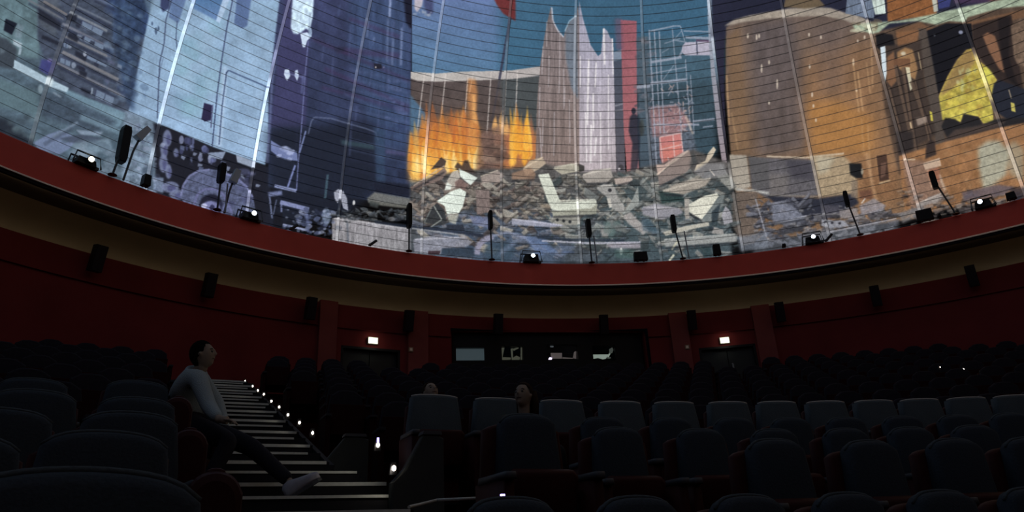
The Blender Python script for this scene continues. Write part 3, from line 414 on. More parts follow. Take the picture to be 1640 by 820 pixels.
poly((170, 162, 154), [(932, 282), (950, 272), (978, 270), (982, 284), (970, 294), (940, 294)], .95, 1, (144, 136, 128)); poly((150, 148, 144), [(955, 302), (968, 294), (984, 298), (990, 316), (1000, 330), (1000, 342), (992, 340), (978, 332), (972, 316)], .95, 1); ell((44, 44, 48), 977, 305, 3, 3, 1, .7); poly((196, 190, 178), [(972, 318), (978, 318), (980, 332), (976, 334)], .9, 1)
poly((170, 154, 144), [(984, 286), (1010, 282), (1014, 288), (1004, 296), (986, 296)], .95, 1); poly((146, 150, 146), [(996, 344), (1014, 318), (1022, 298), (1024, 326), (1008, 340)], .9, 1); poly((168, 160, 156), [(998, 346), (1010, 340), (1040, 370), (1030, 376), (1006, 358)], .8, 1.2); ell((60, 56, 60), 995, 268, 4, 4, .9, 1); ell((206, 196, 200), 992, 271, 2, 2, .8, .8)
poly((148, 150, 168), [(820, 352), (860, 354), (905, 362), (880, 364), (820, 360)], .9, 1); line((36, 46, 60), 4, [(860, 380), (900, 384), (1000, 386)], .9, 1.2); line((172, 172, 188), 2.6, [(868, 386), (950, 390), (1026, 388)], .85, .8); poly((176, 166, 178), [(970, 392), (1000, 388), (1026, 390), (1026, 398), (980, 398)], .7, 1.5); ell((216, 214, 210), 995, 403, 2.4, 6, .9, 1); poly((64, 90, 88), R(985, 400, 1016, 414), .7, 2)
line((70, 90, 130), 3, [(900, 404), (920, 404)], .6, 1.5); ell((160, 156, 152), 970, 372, 8, 6, .7, 1.2); blobs(16, (955, 350, 995, 382), [(84, 106, 104), (130, 136, 132)], 3, 7, .6, 1.4, 1); poly((110, 130, 170), [(895, 390), (925, 394), (900, 412), (880, 404)], .4, 3)
poly((184, 158, 146), [(1051, 264), (1064, 264), (1094, 244), (1104, 240), (1074, 262), (1054, 282)], .95, 1); poly((140, 122, 114), [(1054, 282), (1104, 240), (1110, 262), (1100, 276), (1056, 298)], .98, 1, (122, 110, 106)); poly((62, 66, 68), [(1110, 240), (1118, 262), (1104, 268)], .7, 2); poly((156, 146, 134), [(1082, 295), (1110, 286), (1140, 286), (1130, 298), (1095, 312), (1062, 308)], .95, 1.2); poly((34, 56, 56), [(1055, 306), (1090, 312), (1100, 322), (1060, 326)], .85, 1.5)
poly((198, 182, 158), [(1130, 258), (1134, 246), (1143, 235), (1147, 240), (1142, 250), (1133, 262), (1120, 272), (1112, 275), (1116, 264)], .95, .8); poly((128, 126, 128), [(1110, 275), (1130, 262), (1160, 262), (1165, 280), (1130, 288)], .8, 2); line((196, 186, 176), 2, [(1137, 272), (1145, 282)], .8, .8)
poly((208, 206, 188), [(1103, 328), (1128, 314), (1148, 310), (1152, 314), (1140, 332), (1124, 352), (1112, 346), (1104, 340)], 1, .9); poly((110, 118, 118), [(1152, 314), (1160, 312), (1158, 330), (1135, 356), (1124, 353), (1140, 332)], .95, 1.2); poly((40, 52, 60), [(1140, 340), (1154, 326), (1150, 352), (1140, 362)], .9, 1.2); poly((158, 152, 144), [(1096, 318), (1104, 318), (1104, 350), (1098, 352)], .95, .8)
poly((154, 152, 160), [(1162, 330), (1170, 338), (1174, 356), (1160, 360), (1156, 345)], .9, 1); poly((176, 172, 158), [(1062, 372), (1100, 362), (1135, 356), (1136, 362), (1105, 368), (1066, 378)], .95, 1); poly((144, 146, 144), [(1064, 386), (1100, 382), (1170, 376), (1182, 376), (1180, 388), (1120, 392), (1066, 396)], .95, 1.2); poly((150, 146, 142), [(1144, 364), (1158, 368), (1160, 376), (1140, 374)], .9, 1)
line((196, 192, 164), 3, [(1076, 400), (1086, 386)], .85, .8); line((206, 204, 180), 3.5, [(1072, 418), (1080, 408)], .85, .8); poly((142, 140, 150), [(1028, 334), (1050, 326), (1092, 336), (1094, 342), (1060, 352), (1030, 344)], .9, 1.5); poly((64, 90, 108), [(1026, 345), (1040, 350), (1060, 376), (1030, 370)], .6, 2); poly((42, 62, 66), [(1120, 396), (1138, 396), (1140, 410), (1128, 412)], .7, 1.5)
poly((112, 116, 132), [(1236, 326), (1268, 328), (1290, 350), (1262, 360), (1238, 356)], .9, 2, tex=.15); poly((52, 54, 62), [(1240, 376), (1280, 362), (1300, 358), (1280, 370), (1244, 380)], .8, 1.2); poly((140, 142, 152), [(1316, 352), (1352, 354), (1360, 362), (1330, 366), (1316, 362)], .9, 1); [ell((44, 44, 52), x, y, 2.5, 1.8, 1, .5) for x, y in ((1322, 356), (1333, 357), (1345, 358), (1398, 343))]
poly((140, 132, 132), [(1344, 336), (1372, 334), (1378, 352), (1346, 350)], .8, 1.5); poly((136, 132, 140), [(1376, 330), (1400, 318), (1420, 330), (1410, 340), (1380, 345)], .8, 1.5, tex=.15); line((214, 206, 200), 2, [(1380, 326), (1386, 318)], .8, .8); poly((118, 124, 136), [(1206, 396), (1300, 372), (1440, 352), (1440, 366), (1300, 396), (1206, 408)], .55, 4)
poly((150, 140, 134), [(1470, 328), (1500, 312), (1512, 314), (1502, 324), (1474, 332)], .8, 1.5); poly((128, 128, 132), [(1440, 344), (1475, 330), (1490, 340), (1445, 358)], .6, 3); poly((92, 82, 92), [(1540, 308), (1600, 296), (1625, 300), (1610, 312), (1545, 322)], .8, 2); poly((34, 34, 48), R(1618, 300, 1660, 330), .7, 3)
poly((112, 120, 134), [(1180, 380), (1230, 372), (1230, 396), (1186, 404)], .7, 3); ell((96, 76, 60), 1158, 320, 30, 6, .0)
blobs(46, (186, -10, 232, 165), [(30, 44, 74), (74, 98, 132), (58, 84, 120), (96, 122, 150)], 2, 6, .55, 1.4, 1.3, .5)
for k_ in range(9): line((92, 116, 146), 2, [(172 + 3*k_ % 7, 4 + 18*k_), (212 - 2*(k_ % 3), 22 + 18*k_)], .3, 1.2)
for k_ in range(14): x_ = random.uniform(112, 190); y_ = 18 + (x_-112)*.5 + random.choice([14, 30, 46, 62, 80]); poly(random.choice([(34, 38, 56), (120, 134, 156), (84, 92, 122)]), [(x_, y_), (x_+7, y_+3.5), (x_+6, y_+9), (x_-1, y_+5)], .7, .9)
for k_ in range(30): x_ = random.uniform(286, 430); y_ = 238 + (x_-286)*.40 + random.uniform(-8, 16); poly(random.choice([(140, 152, 184), (96, 108, 146), (34, 36, 52), (16, 18, 28)]), [(x_, y_), (x_+random.uniform(3, 9), y_+2), (x_+random.uniform(2, 7), y_+random.uniform(4, 10)), (x_-1, y_+5)], .7, .8)
for k_ in range(24): x_ = random.uniform(462, 656); y_ = random.uniform(0, 200); line(random.choice([(88, 100, 150), (40, 46, 76), (74, 92, 138)]), random.uniform(1.5, 4), [(x_, y_), (x_ - 3, y_ + random.uniform(15, 60))], .3, 1.6)
for k_ in range(12): y_ = 95 + 16*k_; line(random.choice([(44, 48, 80), (86, 100, 146)]), 3, [(560, y_), (656, y_ + 22)], .3, 1.8)
blobs(50, (205, 200, 262, 315), [(150, 162, 190), (70, 80, 108), (120, 132, 164)], 1.5, 4, .55, .8, 1.2); blobs(60, (455, 335, 535, 380), [(150, 160, 190), (60, 70, 96), (110, 122, 156)], 1, 3, .7, .6, 1.8)

# edges of light on the big pieces, holes and dust
for a_, b_, c_ in (((662, 298), (712, 266), (190, 168, 150)), ((770, 283), (798, 273), (206, 190, 170)), ((838, 270), (870, 252), (212, 190, 160)), ((888, 268), (926, 262), (196, 192, 172)), ((934, 280), (978, 270), (206, 198, 184)), ((956, 300), (982, 296), (190, 186, 178)), ((1052, 280), (1102, 242), (214, 190, 170)), ((1062, 306), (1138, 286), (196, 186, 170)), ((1030, 332), (1090, 334), (186, 180, 184)), ((1064, 384), (1178, 375), (190, 190, 184)), ((820, 351), (900, 361), (186, 186, 204)), ((896, 322), (954, 320), (224, 226, 208)), ((1210, 318), (1228, 380), (150, 152, 164)), ((1240, 360), (1292, 346), (170, 172, 184)), ((1330, 372), (1436, 350), (160, 158, 166)), ((1470, 326), (1508, 310), (190, 176, 166)), ((664, 384), (748, 380), (176, 176, 186)), ((536, 350), (656, 367), (186, 184, 188))): line(c_, 2.2, [a_, b_], .7, .9)
for a_, b_ in (((662, 304), (712, 276)), ((820, 290), (858, 288)), ((940, 295), (980, 293)), ((1056, 300), (1108, 276)), ((1064, 312), (1095, 314)), ((1104, 342), (1124, 354)), ((1066, 398), (1180, 389)), ((886, 348), (955, 345)), ((1236, 360), (1290, 352)), ((990, 297), (1012, 292))): line((34, 36, 42), 3, [a_, b_], .7, 1.2)
m_ = vnoise(CH*SS, CW*SS, 1.6*SS, 1.3*SS, 2)[..., None]; yy_ = np.clip(((np.arange(CH*SS)/SS + CY0)[:, None, None] - 255)/40, 0, 1); can *= 1 + (m_ - .5)*.26*yy_
lum_ = (can*np.array([.3, .55, .15], np.float32)).sum(2, keepdims=True); can = can*.84 + lum_*.16; can = (can - .42)*1.06 + .44
# film grain and softening of large areas
g = vnoise(CH*SS, CW*SS, 2.2*SS, 2.2*SS, 2)[..., None]; can *= 1 + .16*(g - .5)
g = vnoise(CH*SS, CW*SS, 26*SS, 20*SS, 2)[..., None]; can *= 1 + .10*(g - .5)
can = np.clip(can, 0, 1)

# lay the picture round the dome: u = azimuth, v = height above the ledge
A0, A1, VMAX = PH0 - 3*DPH, PH0 + 14*DPH, math.radians(36)
TW, THh = 3400, 860
az = (A0 + (A1 - A0)*(np.arange(TW) + .5)/TW)[None]; th = (TH0 + VMAX*(np.arange(THh) + .5)/THh)[:, None]
X = DX + RSP*np.cos(th)*np.sin(az); Y = DY + RSP*np.cos(th)*np.cos(az); Z = ZC + RSP*np.sin(th) - EZ + 0*az
fw_ = np.maximum(Y*cp + Z*sp, .5); u_ = F*X/fw_; v_ = F*(-Y*sp + Z*cp)/fw_
px = 820 + u_*cr - v_*sr; py = 410 - (u_*sr + v_*cr)
def refl(a, lo, hi):
    t = np.mod(a - lo, 2*(hi - lo)); return lo + np.where(t > hi - lo, 2*(hi - lo) - t, t)
sx_ = (refl(px, CX0 + 30, CX0 + CW - 30) - CX0)*SS; sy_ = (refl(py, CY0 + 40, CY0 + CH - 30) - CY0)*SS
xi = np.clip(sx_.astype(int), 0, CW*SS - 2); yi = np.clip(sy_.astype(int), 0, CH*SS - 2); fx = np.clip(sx_ - xi, 0, 1)[..., None]; fy = np.clip(sy_ - yi, 0, 1)[..., None]
tex = (can[yi, xi]*(1-fx) + can[yi, xi+1]*fx)*(1-fy) + (can[yi+1, xi]*(1-fx) + can[yi+1, xi+1]*fx)*fy
film = bpy.data.images.new('film_frame', TW, THh); buf = np.ones((THh, TW, 4), np.float32); buf[..., :3] = tex
film.pixels.foreach_set(buf.ravel()); film.update(); film.pack()
def film_mat(name, gain, base=(.12, .12, .12), sat=1):
    m = bpy.data.materials.new(name); m.use_nodes = True; nt = m.node_tree; b = nt.nodes['Principled BSDF']
    b.inputs['Base Color'].default_value = (*base, 1); b.inputs['Roughness'].default_value = .6
    t = nt.nodes.new('ShaderNodeTexImage'); t.image = film; t.extension = 'MIRROR'
    if sat != 1:
        h = nt.nodes.new('ShaderNodeHueSaturation'); h.inputs['Saturation'].default_value = sat; nt.links.new(t.outputs['Color'], h.inputs['Color']); nt.links.new(h.outputs['Color'], b.inputs['Emission Color'])
    else: nt.links.new(t.outputs['Color'], b.inputs['Emission Color'])
    b.inputs['Emission Strength'].default_value = gain; return m
M['film'] = film_mat('projected_film', 1.0, (.02, .02, .02))
M['joint'] = film_mat('joint_painted_glow', .30, (.02, .02, .03), .8)  # backing glows dimly, painting leaked film light into the joints
# ------------------------------------------------------------ the dome screen: gores of stacked panels between ribs with painted highlights
ROW0, DROW = math.radians(.40), math.radians(.994)
GAP = .030
def uv_of(a, t): return ((a - A0)/(A1 - A0), (t - TH0)/VMAX)
def proj(p):
    x, y, z = p[0], p[1], p[2] - EZ; f_ = y*cp + z*sp
    if f_ < .3: return (-9999, -9999)
    u, v = F*x/f_, F*(-y*sp + z*cp)/f_; return (820 + u*cr - v*sr, 410 - (u*sr + v*cr))
def panel(bm, uvl, a0, a1, t0, t1, seg=3, depth=.03):
    cols = []
    for i in range(seg + 1):
        a = a0 + (a1 - a0)*i/seg; cols.append([bm.verts.new(dome(a, t, r)) for t, r in ((t0, RSP+depth), (t0, RSP), (t1, RSP), (t1, RSP+depth))] + [a])
    def face(vs, us):
        f = bm.faces.new(vs)
        for l, (a, t) in zip(f.loops, us): l[uvl].uv = uv_of(a, t)
    for A, B in zip(cols, cols[1:]):
        face((A[1], A[2], B[2], B[1]), ((A[4], t0), (A[4], t1), (B[4], t1), (B[4], t0)))
        if depth: face((A[2], A[3], B[3], B[2]), ((A[4], t1),)*2 + ((B[4], t1),)*2); face((A[0], A[1], B[1], B[0]), ((A[4], t0),)*2 + ((B[4], t0),)*2)
    if depth:
        for A in (cols[0], cols[-1]): face((A[0], A[3], A[2], A[1]), ((A[4], t0), (A[4], t1), (A[4], t1), (A[4], t0)))
def quickobj(name, bm, m, parent):
    me = bpy.data.meshes.new(name); bm.to_mesh(me); bm.free(); me.materials.append(m)
    o = bpy.data.objects.new(name, me); C.objects.link(o); o.parent = parent; return o
screen = empty('dome_screen', (DX, DY, ZR)); tag(screen, 'huge curved dome screen of stacked panels showing a burning ruined city', 'projection screen')
def sobj(name, bm, m, parent):       # geometry is given in world space; keep it there under a parent at the dome base
    for v in bm.verts: v.co -= Vector((DX, DY, ZR))
    return quickobj(name, bm, m, parent)
rest = bmesh.new(); ruv = rest.loops.layers.uv.new('uv')
for k in range(-15, 25):
    a0, a1 = PH0 + k*DPH, PH0 + (k + 1)*DPH
    g = None
    for j in range(0, 90):
        t0 = TH0 + ROW0 + (j - 1)*DROW; t1 = t0 + DROW
        if j == 0: t0 = TH0 - .003
        if t1 > math.radians(88): break
        rr = RSP*math.cos((t0+t1)/2); ga = .5*GAP/rr; gt = .5*GAP/RSP
        c = [proj(dome(a, t)) for a in (a0, (a0+a1)/2, a1) for t in (t0, t1)]
        seen = any(-5 < p[0] < 1645 and -5 < p[1] < 440 for p in c)
        e0, e1 = a0 + .055/rr, a1 - .038/rr
        if seen:
            if g is None:
                bm = bmesh.new(); n = 4
                for i in range(n):
                    b0, b1 = a0 + (a1-a0)*i/n, a0 + (a1-a0)*(i+1)/n
                    for q in range(12):
                        s0, s1 = TH0 - .01 + .65*q/12, TH0 - .01 + .65*(q+1)/12
                        bm.faces.new([bm.verts.new(dome(b, s, RSP+.035)) for b, s in ((b0, s0), (b0, s1), (b1, s1), (b1, s0))])
                bmesh.ops.remove_doubles(bm, verts=bm.verts, dist=.001); gl = bm.loops.layers.uv.new('uv')
                for fc in bm.faces:
                    for lo in fc.loops:
                        v = lo.vert.co; lo[gl].uv = uv_of(math.atan2(v.x-DX, v.y-DY), math.asin(max(-1, min(1, (v.z-ZC)/(RSP+.035)))))
                g = sobj('screen_gore', bm, M['joint'], screen)
            bm = bmesh.new(); l = bm.loops.layers.uv.new('uv'); panel(bm, l, e0, e1, t0 + gt, t1 - gt); sobj('screen_panel', bm, M['film'], g)
        else: panel(rest, ruv, e0, e1, t0 + gt, t1 - gt, 2, 0)
ro = sobj('upper_panels', rest, M['film'], screen); tag(ro, kind='stuff')
RG = {-1: 1.1, 0: 1.0, 1: 1.9, 2: 2.2, 3: 1.5, 4: 1.3, 5: 1.0, 6: 1.6, 7: 1.25, 8: 1.6, 9: 1.3, 10: 1.7, 11: 1.7, 12: 1.4}  # extra glow per rib, paints in the light the ribs catch
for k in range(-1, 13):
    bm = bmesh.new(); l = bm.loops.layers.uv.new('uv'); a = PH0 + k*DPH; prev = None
    m = film_mat('rib_painted_highlight', RG[k], sat=.75)
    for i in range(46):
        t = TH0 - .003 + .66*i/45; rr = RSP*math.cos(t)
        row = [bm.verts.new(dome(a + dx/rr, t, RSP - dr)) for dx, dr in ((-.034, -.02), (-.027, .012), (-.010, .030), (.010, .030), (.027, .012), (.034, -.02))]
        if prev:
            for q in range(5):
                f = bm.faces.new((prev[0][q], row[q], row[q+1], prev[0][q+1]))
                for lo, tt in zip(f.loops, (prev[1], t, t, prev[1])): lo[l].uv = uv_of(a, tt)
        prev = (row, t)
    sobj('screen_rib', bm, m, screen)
bm = bmesh.new()
for i in range(64):
    for q in range(16):
        s0, s1 = TH0 - .02 + (PI/2 - TH0 + .02)*q/16, TH0 - .02 + (PI/2 - TH0 + .02)*(q+1)/16
        bm.faces.new([bm.verts.new(dome(2*PI*(i+d)/64, s, RSP+.12)) for d, s in ((0, s0), (0, s1), (1, s1), (1, s0))])
bmesh.ops.remove_doubles(bm, verts=bm.verts, dist=.002); tag(obj('ceiling', bm, M['soffit_dark']), 'dark shell behind the dome screen panels', kind='structure')

# ------------------------------------------------------------ ring band, trim, soffit, cove
N = 240
bm = bmesh.new(); revolve(bm, [(14.28, ZR - .02), (14.20, ZR - .005), (14.0, ZR), (13.985, ZR - .02), (13.985, ZT + .02), (14.0, ZT)], 0, 2*PI, N)
band = obj('trim_1', bm, M['band'], smooth=False); tag(band, 'deep red curved band below the dome screen', kind='structure')
bm = bmesh.new(); revolve(bm, [(13.985, ZT + .048), (13.935, ZT + .014), (13.935, ZT - .006), (13.985, ZT - .006), (14.02, ZT)], 0, 2*PI, N)
tag(obj('trim_2', bm, M['trim']), 'thin pale metal line along the bottom of the red band', kind='structure')
bm = bmesh.new(); revolve(bm, [(14.045, ZT - .052), (14.045, ZT - .018)], 0, 2*PI, 120); tag(obj('trim_10', bm, M['added_cove_glow']), 'added unseen warm strip that brightens the cove', kind='structure')  # strip added out of sight to lift the cove's brightness
bm = bmesh.new(); revolve(bm, [(13.97, ZT), (13.97, ZT - .06), (14.035, ZT - .06), (14.035, ZT - .006)], 0, 2*PI, N); tag(obj('trim_11', bm, M['soffit_dark']), 'dark lip added to hide the cove strip', kind='structure')  # lip added to keep the strip out of view
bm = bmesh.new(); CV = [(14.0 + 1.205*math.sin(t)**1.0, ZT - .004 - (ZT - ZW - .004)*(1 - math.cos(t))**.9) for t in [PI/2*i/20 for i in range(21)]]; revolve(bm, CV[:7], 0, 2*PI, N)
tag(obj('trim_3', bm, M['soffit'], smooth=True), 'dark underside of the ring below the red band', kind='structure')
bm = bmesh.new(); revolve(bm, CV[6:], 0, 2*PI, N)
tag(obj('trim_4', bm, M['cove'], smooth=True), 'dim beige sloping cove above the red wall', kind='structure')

# ------------------------------------------------------------ tiers of floor, circles about the row centre
RCX, RCY = 5.5, -6.3
TIER = [(0, 10.0, .50), (10.0, 11.1, .72), (11.1, 12.0, 1.08), (12.0, 13.2, 1.32), (13.2, 14.55, 1.58), (14.55, 15.65, 1.95)]
for k in range(1, 10): TIER.append((14.65 + k, 15.65 + k, 1.95 + .325*k))
TIER.append((24.65, 33, 4.60))
def inwall(p, m=.03): return math.hypot(p[0]-DX, p[1]-DY) < RW - m
flo = empty('floor', (RCX, RCY, 0)); tag(flo, 'dark carpeted rising tiers under the seat rows', kind='structure')
for r0, r1, z in TIER:
    bm = bmesh.new(); n = 120; prevq = None
    zi = ([0] + [t[2] for t in TIER])[TIER.index((r0, r1, z))]
    for i in range(n + 1):
        a = -PI + 2*PI*i/n; p0 = Vector((RCX + r0*math.sin(a), RCY + r0*math.cos(a))); p1 = Vector((RCX + r1*math.sin(a), RCY + r1*math.cos(a)))
        if not inwall(p0): prevq = None; continue
        if not inwall(p1):
            lo, hi = 0., 1.
            for _ in range(20):
                md = (lo+hi)/2
                if inwall(p0 + (p1-p0)*md, .02): lo = md
                else: hi = md
            p1 = p0 + (p1-p0)*lo
        q = [bm.verts.new((p0.x-RCX, p0.y-RCY, zi)), bm.verts.new((p0.x-RCX, p0.y-RCY, z)), bm.verts.new((p1.x-RCX, p1.y-RCY, z))]
        if prevq: bm.faces.new((prevq[0], q[0], q[1], prevq[1])); bm.faces.new((prevq[1], q[1], q[2], prevq[2]))
        prevq = q
    if len(bm.faces): quickobj('tier', bm, M['carpet'], flo)

# ------------------------------------------------------------ wall with openings for two doors and the booth
WZ0 = .3
_, pb0 = ring_az(722, 526, RW); _, pb1 = ring_az(1041, 526, RW)
def wz(px, py): return ring_az(px, py, RW)[1].z
def wa(px, py=560): return ring_az(px, py, RW)[0]
BOOTH = (wa(722), wa(1041), 4.4, wz(880, 530))
DL = (wa(546), wa(641), 4.6, wz(593, 557)); DR = (wa(1119), wa(1211), 4.6, wz(1165, 554))
bm = bmesh.new(); ops = [BOOTH, DL, DR]
cuts = sorted(set([2*PI*i/160 - PI for i in range(161)] + [a for o in ops for a in o[:2]]))
for a0, a1 in zip(cuts, cuts[1:]):
    mid = (a0 + a1)/2; spans = [(WZ0, ZW)]
    for o in ops:
        if o[0] < mid < o[1]: spans = [(WZ0, o[2]), (o[3], ZW)]
    for z0, z1 in spans:
        nz = 4
        for q in range(nz):
            s0, s1 = z0 + (z1-z0)*q/nz, z0 + (z1-z0)*(q+1)/nz
            bm.faces.new([bm.verts.new(ring(a, RW, z)) for a, z in ((a0, s0), (a0, s1), (a1, s1), (a1, s0))])
bmesh.ops.remove_doubles(bm, verts=bm.verts, dist=.001)
tag(obj('wall_back', bm, M['wall']), 'curved dark red wall behind the seats', kind='structure')
bm = bmesh.new(); revolve(bm, [(RW, 0), (RW - .02, ZW - .62), (RW - .05, ZW - .62), (RW - .05, ZW - .60), (RW, ZW - .60)][1:], -1.9, BOOTH[0], 100); revolve(bm, [(RW - .02, ZW - .62), (RW - .05, ZW - .62), (RW - .05, ZW - .60), (RW, ZW - .60)], BOOTH[1], 1.9, 100)
tag(obj('trim_5', bm, M['wall']), 'thin raised red line along the upper wall', kind='structure')
# pilasters
for i, (x0, x1) in enumerate(((507, 536), (652, 684), (1077, 1106), (1214, 1244))):
    bm = bmesh.new(); a0, a1 = wa(x0), wa(x1); n = 4
    for j in range(n):
        b0, b1 = a0 + (a1-a0)*j/n, a0 + (a1-a0)*(j+1)/n
        bm.faces.new([bm.verts.new(ring(a, RW - .12, z)) for a, z in ((b0, 4.3), (b0, ZW+.02), (b1, ZW+.02), (b1, 4.3))])
    for a in (a0, a1): bm.faces.new([bm.verts.new(ring(a, r, z)) for r, z in ((RW-.12, 4.3), (RW-.12, ZW+.02), (RW+.01, ZW+.02), (RW+.01, 4.3))])
    bmesh.ops.remove_doubles(bm, verts=bm.verts, dist=.001)
    tag(obj('trim_%d' % (6 + i), bm, M['pilaster']), ['dusky red pilaster left of the left exit', 'dusky red pilaster between left exit and booth', 'dusky red pilaster between booth and right exit', 'dusky red pilaster right of the right exit'][i], kind='structure')
def frame_at(px, py, r, name, label=None, cat=None, kind=None, group=None):
    """Empty on the cylinder r about the dome axis; local -y looks to the dome centre, x runs along the wall"""
    a, p = ring_az(px, py, r); o = empty(name, p, -a)
    return tag(o, label, cat, group, kind)
# doors: recess, two leaves, handles, exit sign, alarm plate
for n_, D, sx, sy, hx, side in ((1, DL, 596.5, 547.5, 588, 'left'), (2, DR, 1161, 546.5, 1158, 'right')):
    am = (D[0]+D[1])/2; o = empty('door_%d' % n_, ring(am, RW, 4.6), -am); W = RW*(D[1]-D[0]); H = D[3]-4.6
    tag(o, 'dark double exit door on the %s of the booth windows' % side, kind='structure')
    bm = bmesh.new()
    for x in (-W/2, W/2 - .06): box(bm, x, x+.06, -.02, .25, 0, H)
    box(bm, -W/2, W/2, -.02, .25, H-.06, H); obj('door_frame', bm, M['black'], o)
    for s in (-1, 1):
        bm = bmesh.new(); box(bm, min(s*.01, s*(W/2-.06)), max(s*.01, s*(W/2-.06)), .12, .17, .01, H-.06); lf = obj('door_leaf', bm, M['door'], o)
        if s == (1 if side == 'right' else -1):
            bm = bmesh.new(); tube(bm, [(s*.10, .12, H*.5), (s*.10, .06, H*.5+.02), (s*.10, .06, H-.50), (s*.10, .12, H-.48)], .022, 6); obj('door_handle', bm, M['grey'], lf)
    e = frame_at(sx, sy + 3.5, RW - .06, 'exit_sign', 'small bright white exit sign over the %s exit door' % side, 'exit sign')
    bm = bmesh.new(); box(bm, -.13, .13, -.05, .05, -.01, .165); obj('housing', bm, M['signcase'], e)
    bm = bmesh.new(); box(bm, -.112, .112, -.06, -.048, .005, .145); obj('lit_panel', bm, M['sign'], e)
    ld = bpy.data.lights.new('exit_sign_light', 'AREA'); ld.energy = .5; ld.size = .25; ld.color = (1, 1, .78); lo = bpy.data.objects.new('exit_sign_light', ld); C.objects.link(lo); lo.parent = e; lo.location = (0, -.12, .08); lo.rotation_euler = (PI/2 - .3, 0, 0)
for px, s in ((658, 'left'), (1100.5, 'right')):
    e = frame_at(px, 560 if s == 'left' else 556, RW - .125, 'wall_plate', 'small beige square plate on the pilaster beside the %s exit door' % s, 'wall plate')
    bm = bmesh.new(); box(bm, -.06, .06, -.02, .0, -.06, .06); obj('plate', bm, M['plate'], e); bm = bmesh.new(); box(bm, -.035, .035, -.03, -.02, -.035, .035, taper=.005); obj('button', bm, M['trim'], e)
# handrail by right exit
bm = bmesh.new(); P = [ring(wa(1096), RW-.5, 4.9), ring(wa(1096), RW-.5, 5.35), ring(wa(1110), RW-.35, 5.75), ring(wa(1116), RW-.35, 5.8), ring(wa(1116), RW-.35, 4.7)]; c0 = P[0].copy(); c0.z = 4.6
tube(bm, [p - c0 for p in P], .03, 6); hr = obj('handrail', bm, M['frame']); hr.location = c0; tag(hr, 'dark tubular handrail beside the right exit door', 'handrail')
# surround loudspeakers on the wall top
SPK = [(157, 412, 'first'), (336, 455, 'second'), (498, 492, 'third'), (655, 512, 'fourth'), (798, 517, 'fifth'), (967, 518, 'sixth'), (1108, 511, 'seventh'), (1249, 498, 'eighth'), (1402, 472, 'ninth'), (1556, 440, 'tenth')]
for px, py, nm in SPK:
    e = frame_at(px, py, RW - .30, 'wall_loudspeaker', '%s from the left of the black loudspeakers along the beige cove' % nm, 'loudspeaker', group='surround loudspeakers on the wall')
    T = Matrix.Rotation(math.radians(14), 4, 'X')
    bm = bmesh.new(); box(bm, -.11, .11, -.10, .11, -.30, .24, T); obj('cabinet', bm, M['black'], e)
    bm = bmesh.new(); box(bm, -.10, .10, -.115, -.10, -.285, .225, T); obj('grille', bm, M['soffit_dark'], e)
    bm = bmesh.new(); tube(bm, [(0, .1, 0), (0, .30, .1)], .03, 6); obj('bracket', bm, M['frame'], e)
# projection booth
ab = (BOOTH[0]+BOOTH[1])/2; bo = empty('window_1', ring(ab, RW, 4.4), -ab); tag(bo, 'black projection booth front with four small windows', kind='structure')
WB = 2*RW*math.sin((BOOTH[1]-BOOTH[0])/2); HB = BOOTH[3]-4.4
inv = Matrix.Rotation(ab, 4, 'Z')
def bl(px, py, r=RW+.35):
    p = ring_az(px, py, RW + .2)[1] - bo.location; return inv @ p
wins = [((731, 555), (777, 576)), ((803, 555), (838, 577)), ((874, 553), (926, 577)), ((948, 553), (988, 577))]
WR = [(bl(*a).x, bl(*b).x, bl((a[0]+b[0])/2, b[1]).z, bl((a[0]+b[0])/2, a[1]).z) for a, b in wins]
yf = .12
bm = bmesh.new(); xs = [-WB/2] + [v for w_ in WR for v in w_[:2]] + [WB/2]
for i in range(0, len(xs), 2): box(bm, xs[i], xs[i+1], yf, yf+.15, 0, HB)
for x0, x1, z0, z1 in WR: box(bm, x0, x1, yf, yf+.15, 0, z0); box(bm, x0, x1, yf, yf+.15, z1, HB)
obj('booth_front', bm, M['black'], bo)
bm = bmesh.new(); box(bm, -WB/2, WB/2, 2.4, 2.5, 0, HB); box(bm, -WB/2, -WB/2+.1, yf, 2.4, 0, HB); box(bm, WB/2-.1, WB/2, yf, 2.4, 0, HB); box(bm, -WB/2, WB/2, yf, 2.4, HB, HB+.05); box(bm, -WB/2, WB/2, yf, 2.4, -.05, 0); obj('booth_room', bm, M['black'], bo)
bm = bmesh.new()
for x in (-WB/2, WB/2-.05): box(bm, x, x+.05, -.03, yf, 0, HB)
box(bm, -WB/2, WB/2, -.03, yf, HB-.05, HB); obj('booth_frame', bm, M['wall'], bo)
glass = bpy.data.materials.new('booth_glass'); glass.use_nodes = True; gb = glass.node_tree.nodes['Principled BSDF']; gb.inputs['Transmission Weight'].default_value = 1; gb.inputs['Roughness'].default_value = .05; gb.inputs['IOR'].default_value = 1.1; gb.inputs['Base Color'].default_value = (.85, .9, .9, 1)
for i, (x0, x1, z0, z1) in enumerate(WR):
    bm = bmesh.new(); box(bm, x0+.01, x1-.01, yf+.05, yf+.06, z0+.01, z1-.01); obj('pane', bm, glass, bo)
e1 = mat('blind_painted_glow', (.1, .12, .14), .8, .1, (.75, 1, 1.12), .05, noise=.0)  # blind, rack and desk glow by themselves to paint the booth's light
e2 = mat('rack_painted_glow', (.2, .2, .15), .8, .1, (1, .98, .72), .05)
e3 = mat('pinkish_lit_monitor', (.2, .2, .2), .8, .1, (1, .78, .74), .075)
e4 = mat('desk_painted_glow', (.3, .3, .3), .8, .1, (.86, 1, .86), .26)
e5 = mat('lilac_projector_glow', (.5, .5, .5), .5, .1, (.9, .72, 1), 1.6)
